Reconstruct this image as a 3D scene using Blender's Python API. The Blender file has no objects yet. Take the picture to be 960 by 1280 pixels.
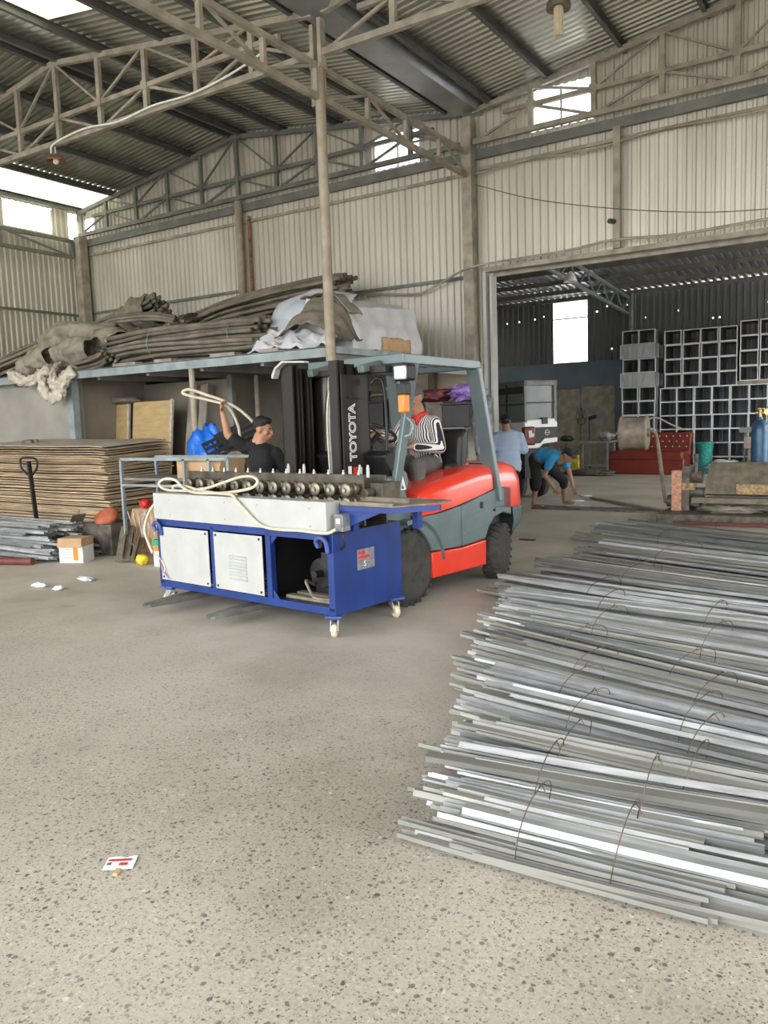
import bpy, bmesh, math, random
from mathutils import Vector, Matrix, noise
PI = math.pi
rnd = random.Random(7)
scn = bpy.context.scene
COL = scn.collection

# ------------------------------------------------------------------ camera
def make_camera():
    y, p, r = math.radians(-32.69), math.radians(-6.59), math.radians(-1.93)
    f = Vector((math.sin(y)*math.cos(p), math.cos(y)*math.cos(p), math.sin(p)))
    rt = Vector((math.cos(y), -math.sin(y), 0)); up = rt.cross(f)
    c, s = math.cos(r), math.sin(r)
    rt2 = c*rt + s*up; up2 = -s*rt + c*up
    cam = bpy.data.cameras.new('camera'); o = bpy.data.objects.new('camera', cam); COL.objects.link(o)
    m = Matrix((rt2, up2, -f)).transposed().to_4x4(); m.translation = Vector((0, 0, 1.6)); o.matrix_world = m
    cam.sensor_fit = 'VERTICAL'; cam.sensor_height = 36; cam.sensor_width = 27; cam.lens = 1000/1280*36
    cam.clip_start = 0.05; cam.clip_end = 200
    scn.camera = o
make_camera()

# ------------------------------------------------------------------ light
w = bpy.data.worlds.new('sky'); scn.world = w; w.use_nodes = True
bg = w.node_tree.nodes['Background']
SKY = 7.4
tc = w.node_tree.nodes.new('ShaderNodeTexCoord'); sp = w.node_tree.nodes.new('ShaderNodeSeparateXYZ'); cr = w.node_tree.nodes.new('ShaderNodeValToRGB')
w.node_tree.links.new(tc.outputs['Generated'], sp.inputs[0]); w.node_tree.links.new(sp.outputs['Z'], cr.inputs[0]); w.node_tree.links.new(cr.outputs[0], bg.inputs[0])
cr.color_ramp.elements[0].position = 0.0; cr.color_ramp.elements[0].color = (.42, .40, .36, 1)
cr.color_ramp.elements[1].position = 0.06; cr.color_ramp.elements[1].color = (.97, .985, 1.0, 1)
bg.inputs[1].default_value = SKY
scn.view_settings.view_transform = 'Standard'; scn.view_settings.look = 'None'
scn.view_settings.gamma = 1; scn.view_settings.use_curve_mapping = False
scn.view_settings.exposure = 0.0

# ------------------------------------------------------------------ materials
def new_mat(name):
    m = bpy.data.materials.new(name); m.use_nodes = True; nt = m.node_tree
    return m, nt, nt.nodes['Principled BSDF']
def mat(name, col, rough=.6, metal=0., var=.15, scale=6., bump=0., bscale=60., col2=None, spec=None, coat=0., stretch=None, rand=0.):
    m, nt, b = new_mat(name)
    N = nt.nodes.new; L = nt.links.new
    t = N('ShaderNodeTexCoord'); mp = N('ShaderNodeMapping'); L(t.outputs['Object'], mp.inputs[0])
    if stretch: mp.inputs['Scale'].default_value = stretch
    n = N('ShaderNodeTexNoise'); n.inputs['Scale'].default_value = scale; n.inputs['Detail'].default_value = 5; L(mp.outputs[0], n.inputs['Vector'])
    r = N('ShaderNodeValToRGB'); L(n.outputs['Fac'], r.inputs[0])
    c2 = col2 or tuple(c*(1-2*var) for c in col); c1 = tuple(min(1, c*(1+var)) for c in col)
    r.color_ramp.elements[0].position = .3; r.color_ramp.elements[1].position = .7
    r.color_ramp.elements[0].color = (*c2, 1); r.color_ramp.elements[1].color = (*c1, 1)
    out = r.outputs[0]
    if rand:
        oi = N('ShaderNodeObjectInfo'); mr = N('ShaderNodeMapRange'); mr.inputs['To Min'].default_value = 1-rand; mr.inputs['To Max'].default_value = 1+rand*.6
        L(oi.outputs['Random'], mr.inputs[0]); hv = N('ShaderNodeHueSaturation'); L(mr.outputs[0], hv.inputs['Value']); L(out, hv.inputs['Color']); out = hv.outputs[0]
    L(out, b.inputs['Base Color'])
    b.inputs['Roughness'].default_value = rough; b.inputs['Metallic'].default_value = metal
    if coat: b.inputs['Coat Weight'].default_value = coat; b.inputs['Coat Roughness'].default_value = .15
    if spec is not None: b.inputs['Specular IOR Level'].default_value = spec
    if bump:
        n2 = N('ShaderNodeTexNoise'); n2.inputs['Scale'].default_value = bscale; n2.inputs['Detail'].default_value = 4; L(mp.outputs[0], n2.inputs['Vector'])
        bp = N('ShaderNodeBump'); bp.inputs['Strength'].default_value = bump; bp.inputs['Distance'].default_value = .02; L(n2.outputs['Fac'], bp.inputs['Height']); L(bp.outputs[0], b.inputs['Normal'])
    return m
M = {}
def D(k, *a, **kw): M[k] = mat(k, *a, **kw)
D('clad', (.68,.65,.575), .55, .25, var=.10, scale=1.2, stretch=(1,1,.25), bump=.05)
D('clad_roof', (.40,.39,.34), .30, .75, var=.12, scale=1.0)
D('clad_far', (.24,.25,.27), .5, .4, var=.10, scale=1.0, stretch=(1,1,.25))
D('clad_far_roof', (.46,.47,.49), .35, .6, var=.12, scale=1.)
D('steel_dusty', (.40,.365,.30), .7, .1, var=.18, scale=5)
D('steel_grey', (.21,.215,.20), .6, .2, var=.15, scale=4)
D('purlin', (.19,.195,.185), .55, .4, var=.15, scale=3)
D('gutter', (.42,.44,.45), .35, .8, var=.08, scale=3)
D('steel_blue', (.30,.36,.37), .6, .1, var=.15, scale=5)
D('column_paint', (.40,.35,.27), .65, .1, var=.12, scale=6, col2=(.30,.25,.19))
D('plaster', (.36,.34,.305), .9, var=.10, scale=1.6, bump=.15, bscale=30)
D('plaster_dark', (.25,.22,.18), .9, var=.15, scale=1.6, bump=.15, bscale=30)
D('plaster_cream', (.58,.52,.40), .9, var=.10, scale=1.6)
D('paint_blue', (.19,.245,.32), .75, var=.10, scale=1.2)
D('galv', (.42,.435,.44), .50, .42, var=.16, scale=9, rand=.42, stretch=(.5,3,3))
D('galv_dusty', (.27,.27,.245), .55, .35, var=.12, scale=7, rand=.3, stretch=(.4,2,2))
D('duct', (.30,.31,.325), .45, .6, var=.12, scale=5, rand=.15)  # darkened metal: the shade inside the open ducts is put into the colour
D('duct_edge', (.80,.82,.84), .45, .2, var=.05)
D('blue', (.010,.040,.21), .38, .1, var=.12, scale=4, coat=.15)
D('blue_worn', (.06,.10,.36), .5, .1, var=.25, scale=12)
D('white_paint', (.47,.48,.46), .4, var=.05, scale=5, coat=.1)
D('roller', (.22,.195,.155), .42, .8, var=.22, scale=14)
D('roller_end', (.36,.33,.27), .4, .9, var=.2, scale=20)
D('oily_iron', (.13,.115,.09), .5, .6, var=.25, scale=10)
D('cable_cream', (.62,.56,.43), .5, var=.06, scale=10)
D('black', (.014,.014,.015), .45, var=.2, scale=6)
D('mast_black', (.013,.012,.012), .42, .1, var=.3, scale=5, col2=(.030,.022,.017), spec=.35)
D('fork_red', (.80,.045,.02), .28, var=.05, scale=4, coat=.5)
D('fork_grey', (.125,.175,.18), .4, .1, var=.08, scale=4, coat=.25)
D('tyre', (.050,.048,.043), .85, var=.2, scale=12, bump=.2, bscale=40)
D('rim', (.05,.048,.045), .6, .3, var=.2)
D('caster_cream', (.72,.64,.46), .5, var=.1)
D('zinc', (.48,.48,.46), .42, .8, var=.15, scale=20)
D('plate_sticker', (.26,.26,.27), .5, .3, var=.2, scale=25)
D('lens', (.55,.57,.6), .12, .3, var=.05)
D('amber', (.85,.26,.03), .3, var=.1)
D('red', (.62,.03,.025), .4, var=.1)
D('white', (.85,.85,.84), .6, var=.05)
D('skin', (.46,.235,.14), .55, var=.06, scale=8)
D('skin_dark', (.30,.15,.09), .55, var=.08, scale=8)
D('hair', (.012,.010,.009), .6, var=.2, bump=.4, bscale=160)
D('cloth_black', (.012,.012,.014), .9, var=.2, bump=.3, bscale=14)
D('cloth_grey', (.13,.125,.115), .9, var=.15, bump=.4, bscale=14)
D('cloth_ltblue', (.40,.50,.68), .85, var=.05, bump=.5, bscale=9)
D('cloth_cyan', (.03,.28,.56), .85, var=.10, bump=.5, bscale=12)
D('cloth_brown', (.16,.10,.085), .9, var=.1, bump=.3, bscale=12)
D('ply', (.56,.425,.275), .8, var=.18, scale=3, stretch=(1,1,8), rand=.32, bump=.15)
D('ply_top', (.44,.39,.32), .85, var=.12, scale=3)
D('gold_ply', (.56,.40,.19), .5, var=.10, scale=4, stretch=(1,1,3))
D('cardboard', (.52,.34,.19), .85, var=.10, scale=5)
D('hose', (.215,.19,.150), .8, var=.2, scale=4, rand=.3)
D('sackcloth', (.31,.28,.225), .9, var=.22, scale=6, bump=.5, bscale=30)
D('net_cream', (.62,.56,.47), .9, var=.15, scale=14, bump=.6, bscale=60)
D('foil_white', (.60,.61,.64), .42, var=.06, scale=4, bump=.4, bscale=8)
D('sheet_white', (.50,.53,.60), .5, var=.05, scale=3, bump=.2, bscale=5)
D('tarp_brown', (.20,.17,.135), .85, var=.2, scale=5, bump=.4, bscale=12)
D('bag_blue', (.01,.16,.72), .3, var=.2, scale=8, bump=.5, bscale=14)
D('bag_purple', (.36,.22,.62), .4, var=.3, scale=12, bump=.6, bscale=25)
D('bag_red', (.16,.04,.045), .5, var=.3, scale=12, bump=.6, bscale=25)
D('bag_grey', (.28,.28,.30), .4, var=.3, scale=10, bump=.6, bscale=25)
D('sofa_red', (.20,.032,.022), .35, var=.12, scale=3)
D('rust', (.33,.16,.09), .8, .2, var=.25, scale=14)
D('rust_pink', (.62,.36,.26), .7, .2, var=.2, scale=20, col2=(.42,.20,.13))
D('rust_tan', (.48,.33,.17), .7, .2, var=.3, scale=22)
D('iron_old', (.17,.15,.125), .6, .5, var=.3, scale=10)
D('iron_tan', (.27,.235,.18), .7, .3, var=.18, scale=8)
D('cyl_blue', (.03,.10,.19), .4, .2, var=.2, scale=6, coat=.2)
D('brass', (.62,.48,.22), .4, .8, var=.2)
D('net_teal', (.03,.30,.27), .8, var=.3, scale=30, bump=.6, bscale=60)
D('yellow', (.75,.58,.03), .5, var=.1)
D('green', (.02,.35,.15), .5, var=.1)
D('orange_clay', (.50,.14,.07), .7, var=.2)
D('wood_grey', (.36,.32,.265), .8, var=.2, scale=5, stretch=(1,1,.3))
D('vehicle_white', (.82,.83,.84), .3, var=.03, coat=.3)
D('glass_grey', (.20,.22,.23), .2, var=.1, scale=2)
D('lens_red', (.16,.008,.012), .15, var=.2)
D('paint_yellow_old', (.52,.40,.04), .6, var=.3, scale=8)
D('maroon_pipe', (.16,.045,.035), .6, var=.2)
D('wire', (.16,.11,.08), .7, .5, var=.3)
D('bluegrey_fork', (.20,.19,.17), .5, .5, var=.2)

def translucent(name, col, strength=.75):
    m = bpy.data.materials.new(name); m.use_nodes = True; nt = m.node_tree; nt.nodes.clear()
    o = nt.nodes.new('ShaderNodeOutputMaterial'); t = nt.nodes.new('ShaderNodeBsdfTranslucent'); d = nt.nodes.new('ShaderNodeBsdfDiffuse'); x = nt.nodes.new('ShaderNodeMixShader')
    n = nt.nodes.new('ShaderNodeTexNoise'); n.inputs['Scale'].default_value = 2; r = nt.nodes.new('ShaderNodeValToRGB')
    r.color_ramp.elements[0].color = (*[c*.7 for c in col], 1); r.color_ramp.elements[1].color = (*col, 1)
    nt.links.new(n.outputs['Fac'], r.inputs[0]); nt.links.new(r.outputs[0], t.inputs[0]); nt.links.new(r.outputs[0], d.inputs[0])
    x.inputs[0].default_value = 1-strength
    nt.links.new(t.outputs[0], x.inputs[1]); nt.links.new(d.outputs[0], x.inputs[2]); nt.links.new(x.outputs[0], o.inputs[0]); M[name] = m
D('galv_bright', (.66,.68,.69), .4, .35, var=.14, scale=9, rand=.35)  # lighter copy of galv; the left heap's shine is put into the colour
D('duct_side', (.62,.64,.66), .35, .6, var=.12, scale=5, stretch=(4,4,.5))
translucent('skylight_and_added_strip', (.50,.48,.34)); translucent('window_pane', (.95,.96,.97), .95); translucent('clear_plastic', (.6,.6,.6), .5)

def floor_mat():
    m, nt, b = new_mat('concrete_floor'); N = nt.nodes.new; L = nt.links.new
    t = N('ShaderNodeTexCoord'); V = t.outputs['Object']
    def ramp(src, stops):
        r = N('ShaderNodeValToRGB'); L(src, r.inputs[0]); e = r.color_ramp.elements
        e[0].position, e[0].color = stops[0][0], (*stops[0][1], 1); e[1].position, e[1].color = stops[-1][0], (*stops[-1][1], 1)
        for p, c in stops[1:-1]: q = e.new(p); q.color = (*c, 1)
        return r.outputs[0]
    def noi(s, d=4, rough=.5):
        n = N('ShaderNodeTexNoise'); n.inputs['Scale'].default_value = s; n.inputs['Detail'].default_value = d; n.inputs['Roughness'].default_value = rough; L(V, n.inputs['Vector']); return n.outputs['Fac']
    def mix(f, a, c, mode='MIX'):
        x = N('ShaderNodeMix'); x.data_type = 'RGBA'; x.blend_type = mode
        if isinstance(f, float): x.inputs[0].default_value = f
        else: L(f, x.inputs[0])
        for s, i in ((a, 6), (c, 7)):
            if isinstance(s, tuple): x.inputs[i].default_value = (*s, 1)
            else: L(s, x.inputs[i])
        return x.outputs[2]
    base = ramp(noi(1.1, 6), [(.3, (.475,.435,.375)), (.7, (.575,.53,.462))])
    fine = ramp(noi(70, 6, .7), [(.3, (.58,.56,.52)), (.7, (1.0,1.0,1.0))])
    agg = mix(.85, base, fine, 'MULTIPLY')
    for sc, thr in ((34, .30), (62, .33), (110, .36)):
        v = N('ShaderNodeTexVoronoi'); v.inputs['Scale'].default_value = sc; v.inputs['Randomness'].default_value = 1; 
        wn = N('ShaderNodeTexNoise'); wn.inputs['Scale'].default_value = 60; L(V, wn.inputs['Vector'])
        ad = N('ShaderNodeMix'); ad.data_type = 'RGBA'; ad.blend_type = 'ADD'; ad.inputs[0].default_value = .02; L(V, ad.inputs[6]); L(wn.outputs['Color'], ad.inputs[7]); L(ad.outputs[2], v.inputs['Vector'])
        sepc = N('ShaderNodeSeparateColor'); L(v.outputs['Color'], sepc.inputs[0])
        chip = ramp(v.outputs['Distance'], [(thr-.04, (1,1,1)), (thr+.04, (0,0,0))])
        pick = ramp(sepc.outputs[0], [(.52, (0,0,0)), (.60, (1,1,1))])
        mask = mix(1.0, chip, pick, 'MULTIPLY')
        ccol = ramp(sepc.outputs[1], [(.0, (.09,.085,.08)), (.45, (.22,.19,.15)), (.8, (.34,.31,.27)), (1., (.62,.60,.55))])
        agg = mix(mask, agg, ccol)
    smooth = mix(.5, base, ramp(noi(25, 5, .7), [(.3, (.80,.79,.77)), (.7, (1,1,1))]), 'MULTIPLY')
    sx = N('ShaderNodeSeparateXYZ'); L(V, sx.inputs[0])
    mr = N('ShaderNodeMapRange'); mr.inputs['From Min'].default_value = 2.6; mr.inputs['From Max'].default_value = 5.0; L(sx.outputs['Y'], mr.inputs[0])
    n2 = N('ShaderNodeMath'); n2.operation = 'MULTIPLY_ADD'; L(noi(1.3, 5), n2.inputs[0]); n2.inputs[1].default_value = 1.2; n2.inputs[2].default_value = -.6
    ad = N('ShaderNodeMath'); ad.use_clamp = True; L(mr.outputs[0], ad.inputs[0]); L(n2.outputs[0], ad.inputs[1])
    col = mix(ad.outputs[0], agg, smooth)
    stain = ramp(noi(.55, 5, .6), [(.36, (.74,.73,.70)), (.55, (1,1,1))])
    col = mix(.7, col, stain, 'MULTIPLY')
    spots = ramp(noi(2.3, 3, .5), [(.70, (1,1,1)), (.76, (.62,.60,.57))])
    col = mix(.8, col, spots, 'MULTIPLY')
    L(col, b.inputs['Base Color']); b.inputs['Roughness'].default_value = .62; b.inputs['Specular IOR Level'].default_value = .35
    bp = N('ShaderNodeBump'); bp.inputs['Strength'].default_value = .35; bp.inputs['Distance'].default_value = .004; L(noi(90, 5, .7), bp.inputs['Height']); L(bp.outputs[0], b.inputs['Normal'])
    M['floor'] = m
floor_mat()

def stripe_mat():
    m, nt, b = new_mat('shirt_stripes'); N = nt.nodes.new; L = nt.links.new
    t = N('ShaderNodeTexCoord'); wv = N('ShaderNodeTexWave'); wv.bands_direction = 'X'; wv.inputs['Scale'].default_value = 17; wv.inputs['Distortion'].default_value = .7; wv.inputs['Detail Scale'].default_value = 1.2
    mp = N('ShaderNodeMapping'); mp.inputs['Rotation'].default_value = (0, 0, .57); L(t.outputs['Object'], mp.inputs[0]); L(mp.outputs[0], wv.inputs['Vector'])
    r = N('ShaderNodeValToRGB'); r.color_ramp.interpolation = 'CONSTANT'; r.color_ramp.elements[0].color = (.02,.02,.03,1); r.color_ramp.elements[1].position = .5; r.color_ramp.elements[1].color = (.78,.74,.74,1)
    L(wv.outputs['Fac'], r.inputs[0]); L(r.outputs[0], b.inputs['Base Color']); b.inputs['Roughness'].default_value = .9; M['stripes'] = m
stripe_mat()

# ------------------------------------------------------------------ mesh tools
class MB:
    def __init__(s): s.v = []; s.f = []; s.mi = []; s.m = 0
    def add(s, vs, fs):
        o = len(s.v); s.v += [tuple(v) for v in vs]; s.f += [tuple(i+o for i in f) for f in fs]; s.mi += [s.m]*len(fs); return s
    def box(s, x0, x1, y0, y1, z0, z1):
        return s.add([(x0,y0,z0),(x1,y0,z0),(x1,y1,z0),(x0,y1,z0),(x0,y0,z1),(x1,y0,z1),(x1,y1,z1),(x0,y1,z1)],
                     [(0,3,2,1),(4,5,6,7),(0,1,5,4),(1,2,6,5),(2,3,7,6),(3,0,4,7)])
    def bar(s, a, b, w, h=None, up=(0,0,1)):
        h = h or w; a = Vector(a); b = Vector(b); d = (b-a).normalized(); u = Vector(up)
        if abs(d.dot(u)) > .98: u = Vector((1,0,0)) if abs(d.x) < .9 else Vector((0,1,0))
        r = d.cross(u).normalized(); u = r.cross(d)
        vs = [p + r*(i*w/2) + u*(j*h/2) for p in (a, b) for i, j in ((-1,-1),(1,-1),(1,1),(-1,1))]
        return s.add(vs, [(0,3,2,1),(4,5,6,7),(0,1,5,4),(1,2,6,5),(2,3,7,6),(3,0,4,7)])
    def lathe(s, prof, a, d, n=20, closed=True):
        a = Vector(a); d = Vector(d).normalized(); u = Vector((0,0,1)) if abs(d.z) < .9 else Vector((1,0,0))
        r = d.cross(u).normalized(); u = r.cross(d); vs = []; fs = []
        for (rad, h) in prof:
            for k in range(n):
                t = 2*PI*k/n; vs.append(a + d*h + (r*math.cos(t) + u*math.sin(t))*rad)
        m = len(prof)
        for i in range(m-1):
            for k in range(n):
                k2 = (k+1) % n; fs.append((i*n+k, i*n+k2, (i+1)*n+k2, (i+1)*n+k))
        if closed: fs.append(tuple(range(n))[::-1]); fs.append(tuple((m-1)*n+k for k in range(n)))
        return s.add(vs, fs)
    def cyl(s, a, b, r, r2=None, n=16):
        a = Vector(a); b = Vector(b); return s.lathe([(r, 0), (r if r2 is None else r2, (b-a).length)], a, b-a, n)
    def tube(s, pts, r, n=8, close=False):
        pts = [Vector(p) for p in pts]; m = len(pts); vs = []; fs = []; pr = None
        for i, p in enumerate(pts):
            if close: d = pts[(i+1) % m] - pts[i-1]
            else: d = pts[min(i+1, m-1)] - pts[max(i-1, 0)]
            d.normalize()
            if pr is None: u = Vector((0,0,1)) if abs(d.z) < .9 else Vector((1,0,0)); pr = (u - d*u.dot(d)).normalized()
            else: pr = (pr - d*pr.dot(d)).normalized()
            q = d.cross(pr); rr = r(i/(m-1)) if callable(r) else r
            for k in range(n): t = 2*PI*k/n; vs.append(p + (pr*math.cos(t) + q*math.sin(t))*rr)
        for i in range(m if close else m-1):
            for k in range(n):
                k2 = (k+1) % n; j = (i+1) % m; fs.append((i*n+k, i*n+k2, j*n+k2, j*n+k))
        if not close: fs.append(tuple(range(n))[::-1]); fs.append(tuple((m-1)*n+k for k in range(n)))
        return s.add(vs, fs)
    def prism(s, poly, axis, a0, a1):
        """poly: 2D points in the two other axes, extruded along axis ('x','y','z')"""
        def P(p, a): return {'x': (a, p[0], p[1]), 'y': (p[0], a, p[1]), 'z': (p[0], p[1], a)}[axis]
        n = len(poly); vs = [P(p, a0) for p in poly] + [P(p, a1) for p in poly]
        fs = [tuple(range(n))[::-1], tuple(range(n, 2*n))] + [(i, (i+1) % n, (i+1) % n + n, i+n) for i in range(n)]
        return s.add(vs, fs)
    def ell(s, c, r, rot=None, n=16, m=10):
        c = Vector(c); rot = rot or Matrix.Identity(3); vs = [c + rot @ Vector((0,0,r[2]))]; fs = []
        for i in range(1, m):
            a = PI*i/m
            for k in range(n): t = 2*PI*k/n; vs.append(c + rot @ Vector((r[0]*math.sin(a)*math.cos(t), r[1]*math.sin(a)*math.sin(t), r[2]*math.cos(a))))
        vs.append(c + rot @ Vector((0,0,-r[2])))
        for k in range(n): fs.append((0, 1+k, 1+(k+1) % n)); fs.append((len(vs)-1, 1+(m-2)*n+(k+1) % n, 1+(m-2)*n+k))
        for i in range(m-2):
            for k in range(n): k2 = (k+1) % n; fs.append((1+i*n+k, 1+(i+1)*n+k, 1+(i+1)*n+k2, 1+i*n+k2))
        return s.add(vs, fs)
    def cap(s, a, b, r0, r1, n=14):
        a = Vector(a); b = Vector(b); d = b-a; L = d.length
        if L < 1e-5: return s.ell(a, (r0,)*3)
        prof = [(r0*math.sin(t), -r0*math.cos(t)) for t in (.15, .5, .9, 1.3)] + [(r0, 0), ((r0+r1)/2, L/2), (r1, L)] + [(r1*math.cos(t), L + r1*math.sin(t)) for t in (.3, .7, 1.1, 1.42)]
        return s.lathe(prof, a, d, n)
    def sheet(s, fn, nu, nv, th=0.0):
        vs = [Vector(fn(i/nu, j/nv)) for i in range(nu+1) for j in range(nv+1)]; W = nv+1
        fs = [(i*W+j, (i+1)*W+j, (i+1)*W+j+1, i*W+j+1) for i in range(nu) for j in range(nv)]
        return s.add(vs, fs)
    def build(s, name, m, parent=None, smooth=False, bevel=0, solid=0, loc=None, rotz=0, seg=2):
        me = bpy.data.meshes.new(name); me.from_pydata([tuple(v) for v in s.v], [], s.f)
        ms = m if isinstance(m, (list, tuple)) else [m]
        for k in ms: me.materials.append(M[k])
        for p, i in zip(me.polygons, s.mi): p.material_index = min(i, len(ms)-1); p.use_smooth = bool(smooth)
        bm = bmesh.new(); bm.from_mesh(me); bmesh.ops.recalc_face_normals(bm, faces=bm.faces); bm.to_mesh(me); bm.free()
        o = bpy.data.objects.new(name, me); COL.objects.link(o)
        if parent: o.parent = parent
        if loc: o.location = loc
        if rotz: o.rotation_euler.z = rotz
        if solid: k = o.modifiers.new('solid', 'SOLIDIFY'); k.thickness = solid; k.offset = 0
        if bevel: k = o.modifiers.new('bevel', 'BEVEL'); k.width = bevel; k.segments = seg; k.limit_method = 'ANGLE'; k.angle_limit = .6
        if smooth == 'auto':
            for p in me.polygons: p.use_smooth = True
            try: me.set_sharp_from_angle(angle=.7)
            except Exception: pass
        return o
def tag(o, label, cat, group=None, kind=None):
    o['label'] = label; o['category'] = cat
    if group: o['group'] = group
    if kind: o['kind'] = kind
    return o
def thing(name, label, cat, loc=(0,0,0), rotz=0, group=None):
    o = bpy.data.objects.new(name, None); COL.objects.link(o); o.location = loc; o.rotation_euler.z = rotz
    o.empty_display_size = .1
    return tag(o, label, cat, group)
def struct(o): o['kind'] = 'structure'; return o
def copy_tree(o, parent=None):
    c = o.copy(); COL.objects.link(c); c.parent = parent
    for ch in list(o.children): copy_tree(ch, c)
    return c
def nz(x, y=0., z=0., s=1.): return noise.noise(Vector((x*s, y*s, z*s)))
def bez(pts, n=8):
    """Catmull-Rom through the points"""
    P = [Vector(p) for p in pts]; P = [P[0]*2-P[1]] + P + [P[-1]*2-P[-2]]; out = []
    for i in range(1, len(P)-2):
        for k in range(n):
            t = k/n; a, b, c, d = P[i-1], P[i], P[i+1], P[i+2]
            out.append(.5*((2*b) + (c-a)*t + (2*a-5*b+4*c-d)*t*t + (3*b-a-3*c+d)*t**3))
    out.append(P[-2]); return out
def text_mesh(txt, size, m, parent, loc, rot, name='lettering', offset=0., extrude=.0008, align='CENTER'):
    cu = bpy.data.curves.new(name, 'FONT'); cu.body = txt; cu.size = size; cu.extrude = extrude; cu.offset = offset; cu.align_x = align; cu.align_y = 'CENTER'
    tmp = bpy.data.objects.new(name, cu); COL.objects.link(tmp)
    bpy.context.view_layer.update()
    me = bpy.data.meshes.new_from_object(tmp.evaluated_get(bpy.context.evaluated_depsgraph_get()))
    bpy.data.objects.remove(tmp); me.materials.clear(); me.materials.append(M[m])
    o = bpy.data.objects.new(name, me); COL.objects.link(o); o.parent = parent; o.location = loc; o.rotation_euler = rot; return o

# ================================================================== the building
XL, XV, XR, YF, YB, YZ = -15.4, -5.79, 3.85, -5.0, 12.0, 23.5
XPL, XPR = -10.6, -0.95
def roof_z(x):
    p = XPL if x < XV else XPR
    return 7.07 - .136*abs(x-p)
def corr(mb, a0, a1, place, ztop, zbot, holes=(), pitch=.125, depth=.032):
    """corrugated sheet: profile runs along a; place(a, off, z) gives the vertex"""
    n = int((a1-a0)/pitch)+1; pr = [(0,0),(.30,0),(.42,1),(.58,1),(.70,1),(.82,0)]
    st = [(a0+(i+u)*pitch, o*depth) for i in range(n) for u, o in pr if a0+(i+u)*pitch < a1] + [(a1, 0)]
    for (s0, o0), (s1, o1) in zip(st, st[1:]):
        mid = (s0+s1)/2; iv = [(zbot, None)]; cuts = sorted([(h[2], h[3]) for h in holes if h[0] <= mid <= h[1]])
        lo = zbot; segs = []
        for c0, c1 in cuts: segs.append((lo, c0)); lo = c1
        segs.append((lo, None))
        for z0, z1 in segs:
            za = z1 if z1 is not None else ztop(s0); zb = z1 if z1 is not None else ztop(s1)
            if za <= z0+1e-4: continue
            mb.add([place(s0, o0, z0), place(s1, o1, z0), place(s1, o1, zb), place(s0, o0, za)], [(0,1,2,3)])
# floor
f = MB(); f.box(-22, 12, -8, 26, -.12, 0); struct(f.build('floor', 'floor'))
# walls
WIN = [(-4.86,-3.86,5.84,6.42), (-7.66,-6.76,5.80,6.32), (-15.30,-15.02,5.92,6.20)]
mb = MB(); corr(mb, XL, XR, lambda a, o, z: (a, YB-o, z), roof_z, 0, holes=WIN+[(-5.5, 3.4, -.1, 3.88)])
struct(mb.build('wall_back', 'clad'))
mb = MB(); corr(mb, YF, YB, lambda a, o, z: (XL+o, a, z), lambda a: 6.40, 0, holes=[(10.08,11.22,5.78,6.30),(5.6,7.4,5.78,6.30),(11.62,11.82,5.75,6.30),(2.2,4.0,5.78,6.3)])
struct(mb.build('wall_left', 'clad'))
mb = MB(); corr(mb, YF, YB, lambda a, o, z: (XR-o, a, z), lambda a: 6.40, 0, holes=[(1.6, 6.2, -.1, 4.2)])
struct(mb.build('wall_right', 'clad'))
# plaster walls under the storage deck
mb = MB(); mb.box(XL, -10.95, 8.16, 8.30, 0, 2.44); struct(mb.build('wall_partition_front', 'plaster'))
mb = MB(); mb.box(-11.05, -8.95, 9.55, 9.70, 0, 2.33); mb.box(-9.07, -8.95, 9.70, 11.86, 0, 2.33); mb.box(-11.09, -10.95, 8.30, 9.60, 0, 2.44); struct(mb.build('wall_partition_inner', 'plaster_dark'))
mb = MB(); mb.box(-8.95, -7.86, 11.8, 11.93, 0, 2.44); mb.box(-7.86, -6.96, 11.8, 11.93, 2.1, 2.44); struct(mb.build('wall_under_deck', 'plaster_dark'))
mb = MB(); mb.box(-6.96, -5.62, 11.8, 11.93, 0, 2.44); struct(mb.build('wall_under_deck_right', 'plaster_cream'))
mb = MB(); mb.box(-7.84, -6.98, 11.84, 11.90, 0, 2.09); mb.box(-7.86,-7.80,11.78,11.84,0,2.1); mb.box(-7.02,-6.96,11.78,11.84,0,2.1); struct(mb.build('door_1', 'oily_iron'))
# windows: frame + pane
for i, (a0, a1, z0, z1) in enumerate(WIN[:2]):
    mb = MB(); y = YB+.03
    for q in ((a0,a1,z0-.03,z0),(a0-.03,a0,z0,z1),(a1,a1+.03,z0,z1),((a0+a1)/2-.012,(a0+a1)/2+.012,z0,z1)): mb.box(q[0],q[1],y,y+.03,q[2],q[3])
    wo = struct(mb.build('window_%d' % (i+1), 'zinc')); p = MB(); p.box(a0, a1, y+.04, y+.045, z0, z1+.05); p.build('window_pane', 'window_pane', wo)
for i, (y0, y1) in enumerate(((10.08,11.22),(5.6,7.4),(2.2,4.0))):
    mb = MB()
    for q in ((y0,y1,5.75,5.78),(y0-.03,y0,5.78,6.3),(y1,y1+.03,5.78,6.3)): mb.box(XL-.06, XL-.03, *q)
    wo = struct(mb.build('window_%d' % (i+3), 'zinc')); p = MB(); p.box(XL-.075, XL-.07, y0, y1, 5.78, 6.3); p.build('window_pane', 'window_pane', wo)
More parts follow.
